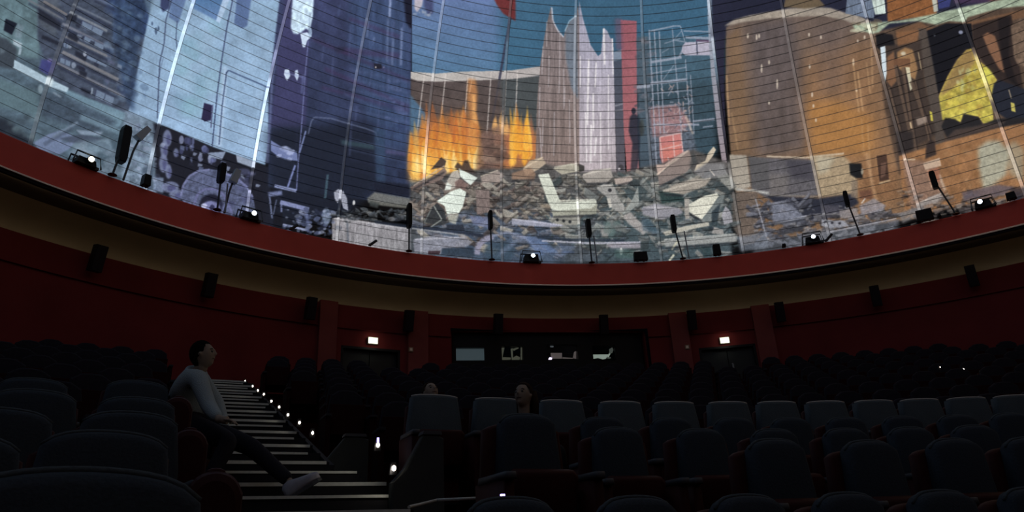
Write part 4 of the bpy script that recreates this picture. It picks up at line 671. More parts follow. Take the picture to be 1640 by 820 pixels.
def ingroup(name, m, polys, yy=.27, th_=.03):
    bm = bmesh.new()
    for P in polys:
        q = [bl(x, y) for x, y in P]; k = (yy + .0)
        A = [bm.verts.new((v.x, k, v.z)) for v in q]; B = [bm.verts.new((v.x, k+th_, v.z)) for v in q]
        bm.faces.new(A); bm.faces.new(B[::-1])
        for j in range(len(q)): bm.faces.new((A[j], B[j], B[(j+1) % len(q)], A[(j+1) % len(q)]))
    return obj(name, bm, m, bo)
ingroup('blind', e1, [[(731, 554), (777, 554), (777, 577), (731, 577)]])
ingroup('rack', e2, [[(803, 555), (809, 555), (806, 570), (804, 573)], [(819, 557), (822, 556), (823, 576), (821, 576)], [(835, 554), (837, 554), (837, 577), (835, 577)], [(823, 571), (828, 568), (834, 571), (833, 576), (823, 577)], [(804, 570), (819, 571), (819, 574), (804, 575)], [(822, 557), (830, 555), (832, 556), (824, 560)]])
ingroup('monitor', e3, [[(883, 564), (901, 564), (901, 573), (884, 573)], [(919, 572), (921, 562), (924, 561), (924, 573)], [(902, 571), (919, 572), (919, 573), (902, 573)]])
ingroup('desk', e4, [[(950, 566), (978, 565), (973, 572), (968, 573), (960, 571), (951, 573)], [(976, 569), (979, 562), (981, 563), (977, 571)]])
ingroup('desk_lamp', mat('dim_lamp_shade', (.2, .2, .2), .8, .1, (.9, 1, .86), .05), [[(978, 557), (983, 554), (985, 558), (983, 563), (979, 564)], [(976, 570), (981, 570), (980, 572), (975, 572)]], .24)
ingroup('projector_glow', e5, [[(879, 574), (881, 571.5), (885, 572.5), (884, 575.5), (880, 576)]], .24)
ingroup('status_light', mat('faint_status_light', (.2, .2, .2), .8, .1, (.8, .9, 1), .12), [[(882, 554), (887, 554), (887, 555), (882, 555)], [(895, 576), (912, 576), (912, 577.2), (895, 577.2)]], .24)

# ------------------------------------------------------------ things standing on the ring ledge
def ledge(px, py, name, label, cat, group=None, r=13.9):
    a, p = ring_az(px, py, r); p.z = ZR - .002; o = empty(name, p, -a); return tag(o, label, cat, group)
def mpp(px, py, r=13.9):           # metres per pixel at the ledge
    p = ring_az(px, py, r)[1]; return (p.y*cp + (p.z-EZ)*sp) / F
for px, py, gx, w_, order, warm in ((130, 260, 133, 44, 'leftmost', 1), (395, 348, 398, 38, 'second from the left', 0), (848, 420, 850, 34, 'middle', 0), (1301, 389, 1302.5, 32, 'second from the right', 0), (1575, 331, 1572, 34, 'rightmost', 0)):
    s = mpp(px, py); o = ledge(px, py, 'ring_projector', '%s of the five lit projectors in tube frames on the red ring' % order, 'projector', 'projectors on the ring', 14.1)
    W = w_*s; H = 17*s
    bm = bmesh.new(); tube(bm, [(-W/2, -.03, -.05), (-W*.42, -.03, H), (W*.42, -.03, H), (W/2, -.03, -.05)], .022, 6); tube(bm, [(-W/2, -.26, -.02), (-W*.42, -.26, H), (W*.42, -.26, H), (W/2, -.26, -.02)], .018, 6); obj('tube_frame', bm, M['frame'], o)
    bm = bmesh.new(); box(bm, -W*.36, W*.36, -.24, .0, .0, H*.62, taper=.03); obj('housing', bm, M['black'], o)
    gxx = (gx - px)*s
    bm = bmesh.new(); tube(bm, [(gxx, -.24, H*.50), (gxx, -.30, H*.50)], .065, 12); obj('lens_barrel', bm, M['frame'], o)
    bm = bmesh.new(); bmesh.ops.create_icosphere(bm, subdivisions=2, radius=.052, matrix=Matrix.Translation((gxx, -.30, H*.50)))
    obj('lens', bm, M['plens2'] if warm else M['plens'], o, smooth=True)
    bm = bmesh.new(); tube(bm, [(W*.42, -.1, H*.2), (W*.42, -.1, .0)], .02, 6); box(bm, W*.35, W*.5, -.18, -.02, -.01, .05); obj('foot', bm, M['frame'], o)
def stand(px, py, top, h, w_, label, name='stand_loudspeaker', lean=0, second=None, m='black', cat='loudspeaker'):
    s = mpp(px, py); o = ledge(px, py, name, label, cat, 'loudspeakers on stands along the ring'); L = (py - top)*s*1.03
    bm = bmesh.new(); tube(bm, [(0, 0, 0), (lean*s, 0, L - h*s*.5)], .022, 6); obj('pole', bm, M['frame'], o)
    bm = bmesh.new(); sq = w_*s/2; hh = h*s*1.03; ol = [(-sq*.75, 0), (sq*.75, 0), (sq, hh*.12), (sq, hh*.88), (sq*.7, hh), (-sq*.7, hh), (-sq, hh*.88), (-sq, hh*.12)]; slab(bm, [(x + lean*s, z + L - hh) for x, z in ol], -.09, .09, .02); hd = obj('cabinet', bm, M[m], o)
    bm = bmesh.new(); tube(bm, [(0, 0, 0), (0, 0, .03)], .09, 10, r2=.05); obj('base', bm, M['frame'], o)
    if second:
        bm = bmesh.new(); tube(bm, [(second*s, .02, 0), (second*s - .02, .02, L*.62)], .018, 6); obj('cable_pole', bm, M['grey'], o)
    return o
stand(179, 285, 193, 66, 14, 'tall dark column loudspeaker with tilted top left of the blurred wheel', lean=9)
stand(348, 335, 253, 34, 10, 'dark column loudspeaker in front of the projected wheel', second=14)
stand(655, 404, 322, 42, 7, 'dark slim loudspeaker at the dark seam left of the fire')
stand(788, 419, 335, 32, 6, 'thin dark loudspeaker left of the middle projector')
stand(948, 422, 348, 30, 8, 'rounded black loudspeaker on a pole right of the middle projector', second=9)
stand(1094, 416, 341, 29, 8, 'rounded black loudspeaker on a pole under the white slab', second=10, lean=-7)
stand(1378, 377, 300, 26, 7, 'dim loudspeaker on a pole right of the second projector from the right', lean=-7)
stand(1531, 342, 262, 30, 9, 'black loudspeaker on a leaning pole left of the rightmost projector', lean=-16)
# tilted white upper boxes beside two of the speakers
for px, py, x, z, w_, h_, rot, lab, mm in ((178, 285, 38, 96, 13, 30, .5, 'tilted grey box above the tall loudspeaker at far left', 'grey'), (348, 335, 24, 70, 12, 26, .25, 'small grey tilted box beside the loudspeaker over the wheel', 'grey')):
    s = mpp(px, py); o = ledge(px, py, 'floodlight', lab, 'lamp'); T = Matrix.Translation((x*s, .02, z*s)) @ Matrix.Rotation(rot, 4, 'Y')
    bm = bmesh.new(); box(bm, -w_*s/2, w_*s/2, -.06, .08, -h_*s/2, h_*s/2, T, taper=.02); obj('housing', bm, mat('mid_grey_metal', (.45, .48, .50), .6, .3), o)
    bm = bmesh.new(); tube(bm, [(x*s*.55, .05, 0), (x*s*.75, .05, z*s*.6), (x*s, .05, z*s)], .022, 6); obj('arm', bm, M['frame'], o)
for px, py, w_, h_, lab in ((1027, 421, 22, 15, 'small black box on the ring under the ruins'), (1150, 414, 12, 18, 'small dark box on the ring under the rubble slabs'), (1484, 357, 24, 19, 'black box on the ring left of the rightmost projector'), (232, 301, 12, 20, 'dark box at the foot of the pale rib on the ring'), (1256, 397, 6, 5, 'little clip fitting left of the second projector from the right'), (1506, 349, 4, 6, 'tiny upright peg right of the black box on the ring'), (1621, 320, 14, 12, 'small cluster of fittings at the far right of the ring')):
    s = mpp(px, py); o = ledge(px, py, 'control_box', lab, 'box'); bm = bmesh.new(); box(bm, -w_*s/2, w_*s/2, -.08, .08, .02, h_*s, taper=.012); obj('case', bm, M['black'], o)
    bm = bmesh.new(); box(bm, -w_*s*.3, -w_*s*.15, -.06, .06, 0, .03); box(bm, w_*s*.15, w_*s*.3, -.06, .06, 0, .03); obj('feet', bm, M['frame'], o)
for px, py, lab in ((1328, 384, 'small tilted clamp lamp right of the second projector from the right'), (597, 396, 'small slanted rod on the red ring left of the dark seam'), (470, 371, 'short slanted rod on the ring by the projected bumper')):
    s = mpp(px, py); o = ledge(px, py, 'clamp_lamp', lab, 'lamp'); bm = bmesh.new(); tube(bm, [(-5*s, 0, 0), (6*s, 0, 10*s)], .035, 8); obj('barrel', bm, M['frame'], o); bm = bmesh.new(); box(bm, -7*s, -3*s, -.04, .04, -.01, .03); obj('clamp', bm, M['frame'], o)

# ------------------------------------------------------------ stairs
SD = Vector((-.448, .894, 0)); SR = Vector((.894, .448, 0)); SW = 1.30; SN = 23
def step_edge(n): return Vector((-2.27 - .198*(n-6), 8.04 + .396*(n-6), 0))
def step_z(n): return EZ + .377 + .144*n
st = empty('staircase', (step_edge(0).x, step_edge(0).y, 0), 0); tag(st, 'dark straight staircase with pale step edges rising between seat blocks', 'staircase')
for n in range(-2, SN):
    e = step_edge(n) - st.location; z = step_z(n); z0 = z - .40; ext = {-2: .3, -1: .3, 0: .27, 1: .24, 2: .34, 3: .19}.get(n, 0); W = SW; dpt = .45
    def rect(bm, u0, u1, v0, v1, a, b):      # u along the width (0 = right end), v into the stairs
        T = Matrix(((SR.x, SD.x, 0, e.x), (SR.y, SD.y, 0, e.y), (0, 0, 1, 0), (0, 0, 0, 1))); box(bm, u0, u1, v0, v1, a, b, T)
    bm = bmesh.new(); rect(bm, -W, ext, 0, dpt, z0, z - .002); s_ = obj('step', bm, M['tread'], st)
    bm = bmesh.new(); rect(bm, -W + .02, ext - .03 - (.10 if n % 2 and n > 4 else 0), -.012, .035, z - (.022 if n % 2 else .030) + .004, z + .004); obj('nosing_strip', bm, M['strip'], s_)
bm = bmesh.new()
for u in (-SW - .05, .0):
    a, b = step_edge(4) - st.location, step_edge(SN - 1) - st.location
    for o_, h in ((a, step_z(4)), (b, step_z(SN - 1))): pass
    q = []
    for uu in (u, u + .05):
        for p, z in ((a, step_z(4)), (b, step_z(SN-1))):
            q.append([bm.verts.new(Vector((p.x, p.y, zz)) + SR*uu) for zz in (z - .7, z - .03)])
    (A, B, Cc, D) = q
    for f in ((A[0], B[0], B[1], A[1]), (Cc[0], Cc[1], D[1], D[0]), (A[1], B[1], D[1], Cc[1]), (A[0], Cc[0], D[0], B[0]), (A[0], A[1], Cc[1], Cc[0]), (B[0], D[0], D[1], B[1])): bm.faces.new(f)
obj('stringer', bm, M['tread'], st)
# white line that runs on to the right from the lowest step
P = [atz(655, 812, 1.79), atz(672, 808, 1.83), atz(700, 801, 1.86), atz(740, 799, 1.85), atz(765, 798, 1.85), atz(785, 791, 1.87)]
c0 = P[0].copy(); bm = bmesh.new(); tube(bm, [p - c0 for p in P], .009, 8); o = obj('edge_rail', bm, M['strip']); o.location = c0; tag(o, 'low pale edging rail curving right from the lowest step', 'rail')
# platform face under it
# step lamps on the right edge
LPX = [(392.5, 610.5), (404.5, 618.5), (413, 625.5), (422.5, 631.5), (434.5, 642.5), (447, 652), (461, 664.5), (479.5, 677), (500.5, 693.5)]
E0, E1 = step_edge(0), step_edge(20)
names = ['topmost', 'second from the top', 'third from the top', 'fourth from the top', 'fifth from the top', 'sixth from the top', 'seventh from the top', 'eighth from the top', 'lowest of the close row']
def lamp(p, label, violet=False, en=.35, r=.013, aim=None):
    o = empty('step_lamp', p, math.atan2(SD.y, SD.x) - PI/2); tag(o, label, 'step light', 'small lights along the stairs')
    bm = bmesh.new(); box(bm, -.03, .03, .0, .03, -.05, .05, taper=.01); obj('housing', bm, M['black'], o)
    bm = bmesh.new(); bmesh.ops.create_icosphere(bm, subdivisions=2, radius=r); [setattr(v, 'co', Vector((v.co.x, v.co.y*.6 - .008, v.co.z*1.35))) for v in bm.verts]; obj('lens', bm, M['lamp'], o)
    if violet:
        bm = bmesh.new(); box(bm, -.008, .008, -.012, 0, .02, .065); obj('violet_lens', bm, M['lamp2'], o)
    ld = bpy.data.lights.new('lamp_light', 'SPOT'); ld.energy = en; ld.spot_size = math.radians(150); ld.spot_blend = .6; ld.shadow_soft_size = .015; ld.color = (1, .9, .78)
    lo = bpy.data.objects.new('lamp_light', ld); C.objects.link(lo); lo.parent = o; lo.location = (-.03, -.03, 0)
    d = aim or Vector((-1, -.25, -.55)); lo.rotation_euler = Vector(d).to_track_quat('-Z', 'Y').to_euler(); return o
for (x, y), nm in zip(LPX, names):
    d = at(x, y, 1.) - Vector((0, 0, EZ)); off = SR*-.02; nrm = Vector((SR.x, SR.y, 0)); t = (E0 + off).dot(nrm)/d.dot(nrm); lamp(d*t + Vector((0, 0, EZ)), '%s of the small white lights beside the staircase' % nm, en=.22*max(.6, d.y*t/9))
# two near lamps on aisle end panels
def endpanel(px, py, Y, w_, h_, slope, label, lit, violet):
    p = at(px, py, Y); o = empty('aisle_end_panel', (p.x, p.y, p.z - h_), math.radians(27)); tag(o, label, 'seat end panel', 'end panels beside the stairs')
    bm = bmesh.new(); slab(bm, [(-w_*slope, .0), (w_*.5, .0), (w_*.5, h_*.97), (w_*.35, h_), (w_*.05, h_), (-w_*.35, h_*.68), (-w_*slope, h_*.55)], -.05, .05, .02); obj('panel', bm, M['seatpanel'], o)
    bm = bmesh.new(); box(bm, w_*.02, w_*.45, -.06, .06, h_, h_+.03, taper=.01); obj('arm_pad', bm, M['armpad'], o)
M['seatpanel'] = mat('grey_green_end_panel', (.035, .038, .035), .8, .15, noise=.2, scale=8)
endpanel(672, 697, 6.2, .40, .86, .62, 'sloping grey-topped end panel right of the nearest stair light', 1, 0)
endpanel(548, 700, 7.7, .55, .85, .7, 'dim lit end panel beyond the violet stair light', 1, 0)
lamp(at(630.5, 750, 6.05), 'nearest and lowest white stair light by the wide lit step', en=1.2, r=.017, aim=Vector((-.6, .8, -.25)))
lamp(at(605, 713, 6.6), 'stair light with a violet tip above the wide lit step', True, en=1.0, r=.016, aim=Vector((-1, .6, -.12)))
lamp(at(805, 819.5, 3.0), 'violet dot of light at the bottom edge beneath the seats', True, en=.01, r=.004)
for x, y, lab, r in ((1543, 593, 'single white dot of light among the far right seats', .022), (1505, 588, 'faint tiny light left of the brighter dot among far right seats', .006)):
    lamp(at(x, y, 13), lab, en=.02, r=r)

# ------------------------------------------------------------ seats
def arch(w, z0, z1, rise, n=10, top=.85, corner=.04):
    """outline of a back pad: width w at bottom, w*top at the head, crown lifted by rise"""
    pts = [(-w/2*.94, z0), (w/2*.94, z0), (w/2, z0 + .05), (w/2, z0 + (z1-z0)*.5)]
    ht = w/2*top
    for i in range(n + 1):
        t = 1 - 2*i/n; x = ht*t; pts.append((x, z1 - corner*(abs(t)**6) + rise*(1 - t*t) - rise))
    pts += [(-w/2, z0 + (z1-z0)*.5), (-w/2, z0 + .05)]
    return pts
def make_seat(kind, simple=False):
    """kind 'wide': broad flat-topped pad; 'arched': narrower arched pad between red wings. Faces local -y, origin on the floor."""
    T = Matrix.Rotation(math.radians(-12), 4, 'X')
    if simple:
        bm = bmesh.new(); slab(bm, arch(.46, .42, .98, .03, 4), .12, .20, .02, .15, 0); slab(bm, arch(.50, .30, .93, .02, 4), .20, .27, .01, .15, 1)
        slab(bm, [(-.21, .40), (.21, .40), (.22, .78), (-.22, .78)], .02, .10, .01, 0, 1)
        for s in (-1, 1): box(bm, s*.27 - .03, s*.27 + .03, -.12, .2, .0, .60, mi=1); box(bm, s*.27-.035, s*.27+.035, -.16, .2, .60, .63, mi=2)
        bmesh.ops.recalc_face_normals(bm, faces=bm.faces); me = bpy.data.meshes.new('theatre_seat'); bm.to_mesh(me); bm.free()
        for m in (M['farseat'], M['redfar'], M['armfar']): me.materials.append(m)
        return bpy.data.objects.new('theatre_seat', me)
    r = bpy.data.objects.new('theatre_seat', None); r.empty_display_size = .1; parts = []
    def P(name, bm, m, parent=None):
        bmesh.ops.recalc_face_normals(bm, faces=bm.faces); me = bpy.data.meshes.new(name); bm.to_mesh(me); bm.free(); me.shade_smooth(); me.materials.append(m)
        o = bpy.data.objects.new(name, me); o.parent = parent or r; return o
    bm = bmesh.new()
    if kind == 'wide': slab(bm, arch(.52, .40, .985, .008, 12, .86, .012), .08, .19, .03, .10)
    elif kind == 'left': slab(bm, arch(.51, .40, .985, .03, 12, .88, .03), .07, .19, .035, .10)
    else: slab(bm, arch(.40, .38, .985, .022, 12, .90, .035), .06, .18, .035, .25)
    elif_ = None
    cu = P('back_cushion', bm, M['blue2' if kind == 'wide' else 'blue'])
    ol = arch(.52, .40, .985, .008, 12, .86, .012) if kind == 'wide' else (arch(.51, .40, .985, .03, 12, .88, .03) if kind == 'left' else arch(.40, .38, .985, .022, 12, .90, .035))
    cv = .10 if kind != 'arched' else .25; bm = bmesh.new(); tube(bm, [(x, .116 - cv*x*x, z + .005) for x, z in ol[4:17]], .0085, 6); P('top_highlight', bm, M['top_highlight'] if kind == 'wide' else M['blue2'], cu)  # thin bead added as a painted highlight along the pad's top edge
    bm = bmesh.new(); slab(bm, arch(.54 if kind != 'arched' else .555, .25, .93 if kind == 'wide' else .945, .015, 12, .93, .03), .17, .25, .03, .25); P('back_shell', bm, M['redseat'])
    bm = bmesh.new(); slab(bm, [(-.20, .34), (.20, .34), (.215, .42), (.21, .62), (.18, .65), (-.18, .65), (-.21, .62), (-.215, .42)], -.06, .05, .03, .1); sp_ = P('seat_pan', bm, M['redseat'])
    for v in sp_.data.vertices: v.co = Matrix.Translation((0, 0, .36)) @ Matrix.Rotation(math.radians(14), 4, 'X') @ Matrix.Translation((0, 0, -.36)) @ v.co
    for s in (-1, 1):
        bm = bmesh.new(); slab(bm, [(s*.282 - .03, 0), (s*.282 + .03, 0), (s*.282 + .03, .58), (s*.282 - .03, .58)], -.20, .20, .02); a = P('armrest', bm, M['redseat'])
        bm = bmesh.new(); slab(bm, [(s*.282 - .035, .575), (s*.282 + .035, .575), (s*.282 + .03, .615), (s*.282 - .03, .615)], -.24, .16, .02); P('arm_pad', bm, M['armpad'], a)
    bm = bmesh.new(); box(bm, -.06, .06, .05, .2, 0, .4); box(bm, -.2, .2, .02, .24, 0, .03); P('pedestal', bm, M['black'])
    return r
M['redfar'] = mat('deep_red_far_shell', (.020, .006, .006), .9, .05); M['armfar'] = mat('dim_far_arm', (.03, .03, .035), .8, .1)
KIDS = {}
def copy_tree(src, kids):
    c = src.copy(); C.objects.link(c)
    for k in kids.get(src.name, []):
        d = k.copy(); C.objects.link(d); d.parent = c
        for g in kids.get(k.name, []):
            h = g.copy(); C.objects.link(h); h.parent = d
    return c
protos = {}
for kd in ('wide', 'arched', 'left'):
    r = make_seat(kd); kids = {}
    allo = [o for o in bpy.data.objects if o.parent is not None and not o.users_collection]
    for o in allo: kids.setdefault(o.parent.name, []).append(o)
    protos[kd] = (r, kids)
    for o in allo + [r]: o['_p'] = 1
def seat(kind, x, y, zf, label, group):
    a = math.atan2(x - RCX, y - RCY)
    r, kids = protos[kind]; c = copy_tree(r, kids)
    c.location = (x, y, zf); c.rotation_euler = (0, 0, -a); c.name = 'theatre_seat'
    return tag(c, label, 'seat', group)
ORD = ['first', 'second', 'third', 'fourth', 'fifth', 'sixth', 'seventh', 'eighth', 'ninth', 'tenth', 'eleventh', 'twelfth', 'thirteenth']
NEAR = []
def row(kind, zf, pts, desc, group, dz=.98):
    for i, (x, y) in enumerate(pts):
        p = atz(x, y, zf + dz); a = math.atan2(p.x - RCX, p.y - RCY); p = p + Vector((math.sin(a), math.cos(a), 0))*-.0
        NEAR.append((p.x, p.y)); seat(kind, p.x - .13*math.sin(a), p.y - .13*math.cos(a), zf, '%s seat from the left in %s' % (ORD[i], desc), group)
row('wide', 1.95, [(695, 635), (795, 640), (898, 643), (992, 645), (1078, 645.5), (1164, 645.5), (1242, 645), (1320, 644.5), (1397, 643), (1470, 641), (1545, 638.5), (1620, 635)], 'the long row of broad flat-topped seats', 'broad flat-topped seats, long row')
row('arched', 1.55, [(962, 671), (1071, 672), (1172, 672), (1262, 672), (1350, 671), (1440, 669), (1528, 667), (1612, 664)], 'the half-hidden arched row below the flat-topped seats', 'half-hidden arched seats')
row('arched', 1.32, [(840, 667), (985, 688), (1118, 690), (1235, 690), (1349, 689), (1452, 687), (1554, 684)], 'the arched row in front of the long-haired watcher', 'arched seats, middle row')
row('arched', 1.08, [(1235, 707), (1385, 709), (1520, 706), (1640, 704)], 'the near right row of large arched seats', 'large near arched seats')
for i in range(8):
    a = -.545 + .0545*i; x_, y_ = RCX + 10.6*math.sin(a), RCY + 10.6*math.cos(a)
    seat('arched', x_, y_, .72, '%s seat from the left in the nearest row cut by the bottom edge' % ORD[i], 'nearest arched seats')
# block left of the stairs
row('left', 2.0, [(57, 609), (222, 613)], 'the left block row level with the man', 'left block, row by the man')
row('left', 1.62, [(58, 628), (222, 640)], 'the left block row just below the man', 'left block, row below the man')
row('left', 1.32, [(2, 658), (212, 664)], 'the left block third row with a low arched back', 'left block, third row')
row('left', 1.06, [(-75, 700), (173, 696)], 'the left block second row from the bottom', 'left block, second row')
row('left', .72, [(138, 762)], 'the closest row filling the bottom-left corner', 'left block, nearest row')
# far rows
cand = []
for k in range(1, 10):
    R_ = 15.15 + k; zf = 1.95 + .325*k; da = .565/R_
    for i in range(-60, 80):
        a = i*da + (.5*da if k % 2 else 0); x, y = RCX + R_*math.sin(a), RCY + R_*math.cos(a)
        if not inwall((x, y), .75): continue
        v = Vector((x, y, 0)) - step_edge(6); u = v.dot(SR); dd = v.dot(SD)
        if -SW - .33 < u < .42: continue
        px_, py_ = proj((x, y, zf + .95))
        if not (-40 < px_ < 1680 and 540 < py_ < 830): continue
        if k >= 8 and any(abs(math.atan2(x-DX, y-DY) - (D[0]+D[1])/2) < .055 for D in (DL, DR)): continue
        cand.append((math.hypot(x, y), k, x, y, zf, a, u))
cand.sort(); far = make_seat('', True); ROWN = ['', 'first', 'second', 'third', 'fourth', 'fifth', 'sixth', 'seventh', 'eighth', 'last']
restb = bmesh.new()
for i, (d, k, x, y, zf, a, u) in enumerate(cand):
    if i < 290:
        c = far.copy(); C.objects.link(c); c.location = (x, y, zf); c.rotation_euler = (0, 0, -a)
        sd = 'left' if u < -1 else 'right'
        key = (k, sd); ordr = sorted([q[6] for q in cand if q[1] == k and (q[6] < -1) == (u < -1)], key=lambda t: abs(t)); n_ = ordr.index(u) + 1
        suf = {1: 'st', 2: 'nd', 3: 'rd'}.get(n_ % 10 if n_ not in (11, 12, 13) else 0, 'th')
        tag(c, '%d%s dark seat %s of the stairs, %s row behind the %s' % (n_, suf, sd, ROWN[k], 'flat-topped seats' if sd == 'right' else 'seated man'), 'seat', 'far seats, %s row %s of the stairs' % (ROWN[k], sd))
    else:
        T = Matrix.Translation((x, y, zf)) @ Matrix.Rotation(-a, 4, 'Z'); n0 = len(restb.verts); f0 = len(restb.faces)
        restb.from_mesh(far.data); restb.verts.ensure_lookup_table()
        for v in restb.verts[n0:]: v.co = T @ v.co
if len(restb.verts):
    o = obj('distant_seats', restb, [M['farseat'], M['redfar'], M['armfar']]); tag(o, 'remaining dark seats in the far rows under the booth', 'seats', kind='stuff')

# ------------------------------------------------------------ people
def skin_mesh(name, verts, edges, radii, root=0, sub=2):
    me = bpy.data.meshes.new(name); me.from_pydata([tuple(v) for v in verts], edges, []); o = bpy.data.objects.new(name, me); C.objects.link(o)
    sm = o.modifiers.new('s', 'SKIN'); sl = me.skin_vertices[0] if me.skin_vertices else None
    for i, r in enumerate(radii):
        rr = r if isinstance(r, tuple) else (r, r); me.skin_vertices[0].data[i].radius = rr
    me.skin_vertices[0].data[root].use_root = True
    ss = o.modifiers.new('u', 'SUBSURF'); ss.levels = sub; ss.render_levels = sub
    bpy.context.view_layer.update(); dg = bpy.context.evaluated_depsgraph_get()
    m2 = bpy.data.meshes.new_from_object(o.evaluated_get(dg)); bpy.data.objects.remove(o); return m2
def head_bm(bm, c, f, up, s=1., hair=False):
    """head of height .23*s at c, face along f"""
    f = Vector(f).normalized(); up = (Vector(up) - f*Vector(up).dot(f)).normalized(); r = f.cross(up)
    nv = bmesh.ops.create_uvsphere(bm, u_segments=56, v_segments=44, radius=1)['verts']
    for v in nv:
        x, y, z = v.co            # x right, y forward, z up
        if hair:
            X, Y, Z = x*.083, y*.102 - .012, z*.122 + .014
            if y > .35 and z < .55: Y = .07 - .03; Z = max(Z, .06)
            if y > -.3 and z < -.05: Z = max(Z, -.02); X *= .93; Y = min(Y, .0)
            n = .004*math.sin(x*23 + z*17)*math.sin(y*19)
            X += n; Z += n
        else:
            w = 1 - .22*max(0, -z) ; X = x*.075*w; Y = y*.094*(1 - .12*max(0, -z)); Z = z*.115
            if y > 0:
                Y += .023*math.exp(-(x/.17)**2)*math.exp(-((z+.16)/.13)**2) + .008*math.exp(-(x/.14)**2)*math.exp(-((z-.04)/.14)**2)                       # nose
                Y += .007*math.exp(-(x/.5)**2)*math.exp(-((z-.18)/.10)**2)                          # brow
                Y -= .011*(math.exp(-((x-.38)/.18)**2) + math.exp(-((x+.38)/.18)**2))*math.exp(-((z-.04)/.10)**2)   # eye sockets
                Y += .008*math.exp(-(x/.3)**2)*math.exp(-((z+.45)/.07)**2)                           # lips
                Y -= .005*math.exp(-(x/.3)**2)*math.exp(-((z+.46)/.02)**2)
                Y += .014*math.exp(-(x/.35)**2)*math.exp(-((z+.82)/.16)**2)                          # chin
            if abs(x) > .8: X += .020*(1 if x > 0 else -1)*math.exp(-((z + .05)/.17)**2 - ((y + .08)/.13)**2)    # ears
        v.co = Vector(c) + (r*X + f*Y + up*Z)*s
def limb(bm, p, q, r1, r2, flat=1.):
    """closed tapered capsule between two joints"""
    p, q = Vector(p), Vector(q); t = (q - p).normalized(); a = t.orthogonal().normalized(); b = t.cross(a); L_ = (q - p).length; rings = []
    prof = [(-r1*math.cos(x), r1*math.sin(x)) for x in (.25, .6, 1.0, 1.35)] + [(0, r1), (L_*.5, (r1+r2)*.5), (L_, r2)] + [(L_ + r2*math.cos(x), r2*math.sin(x)) for x in (1.35, 1.0, .6, .25)]
    for u, rr in prof: rings.append([bm.verts.new(p + t*u + (a*math.cos(2*PI*j/14) + b*math.sin(2*PI*j/14))*rr) for j in range(14)])
    for A, B in zip(rings, rings[1:]):
        for j in range(14): bm.faces.new((A[j], A[(j+1) % 14], B[(j+1) % 14], B[j]))
    bm.faces.new(rings[0][::-1]); bm.faces.new(rings[-1])
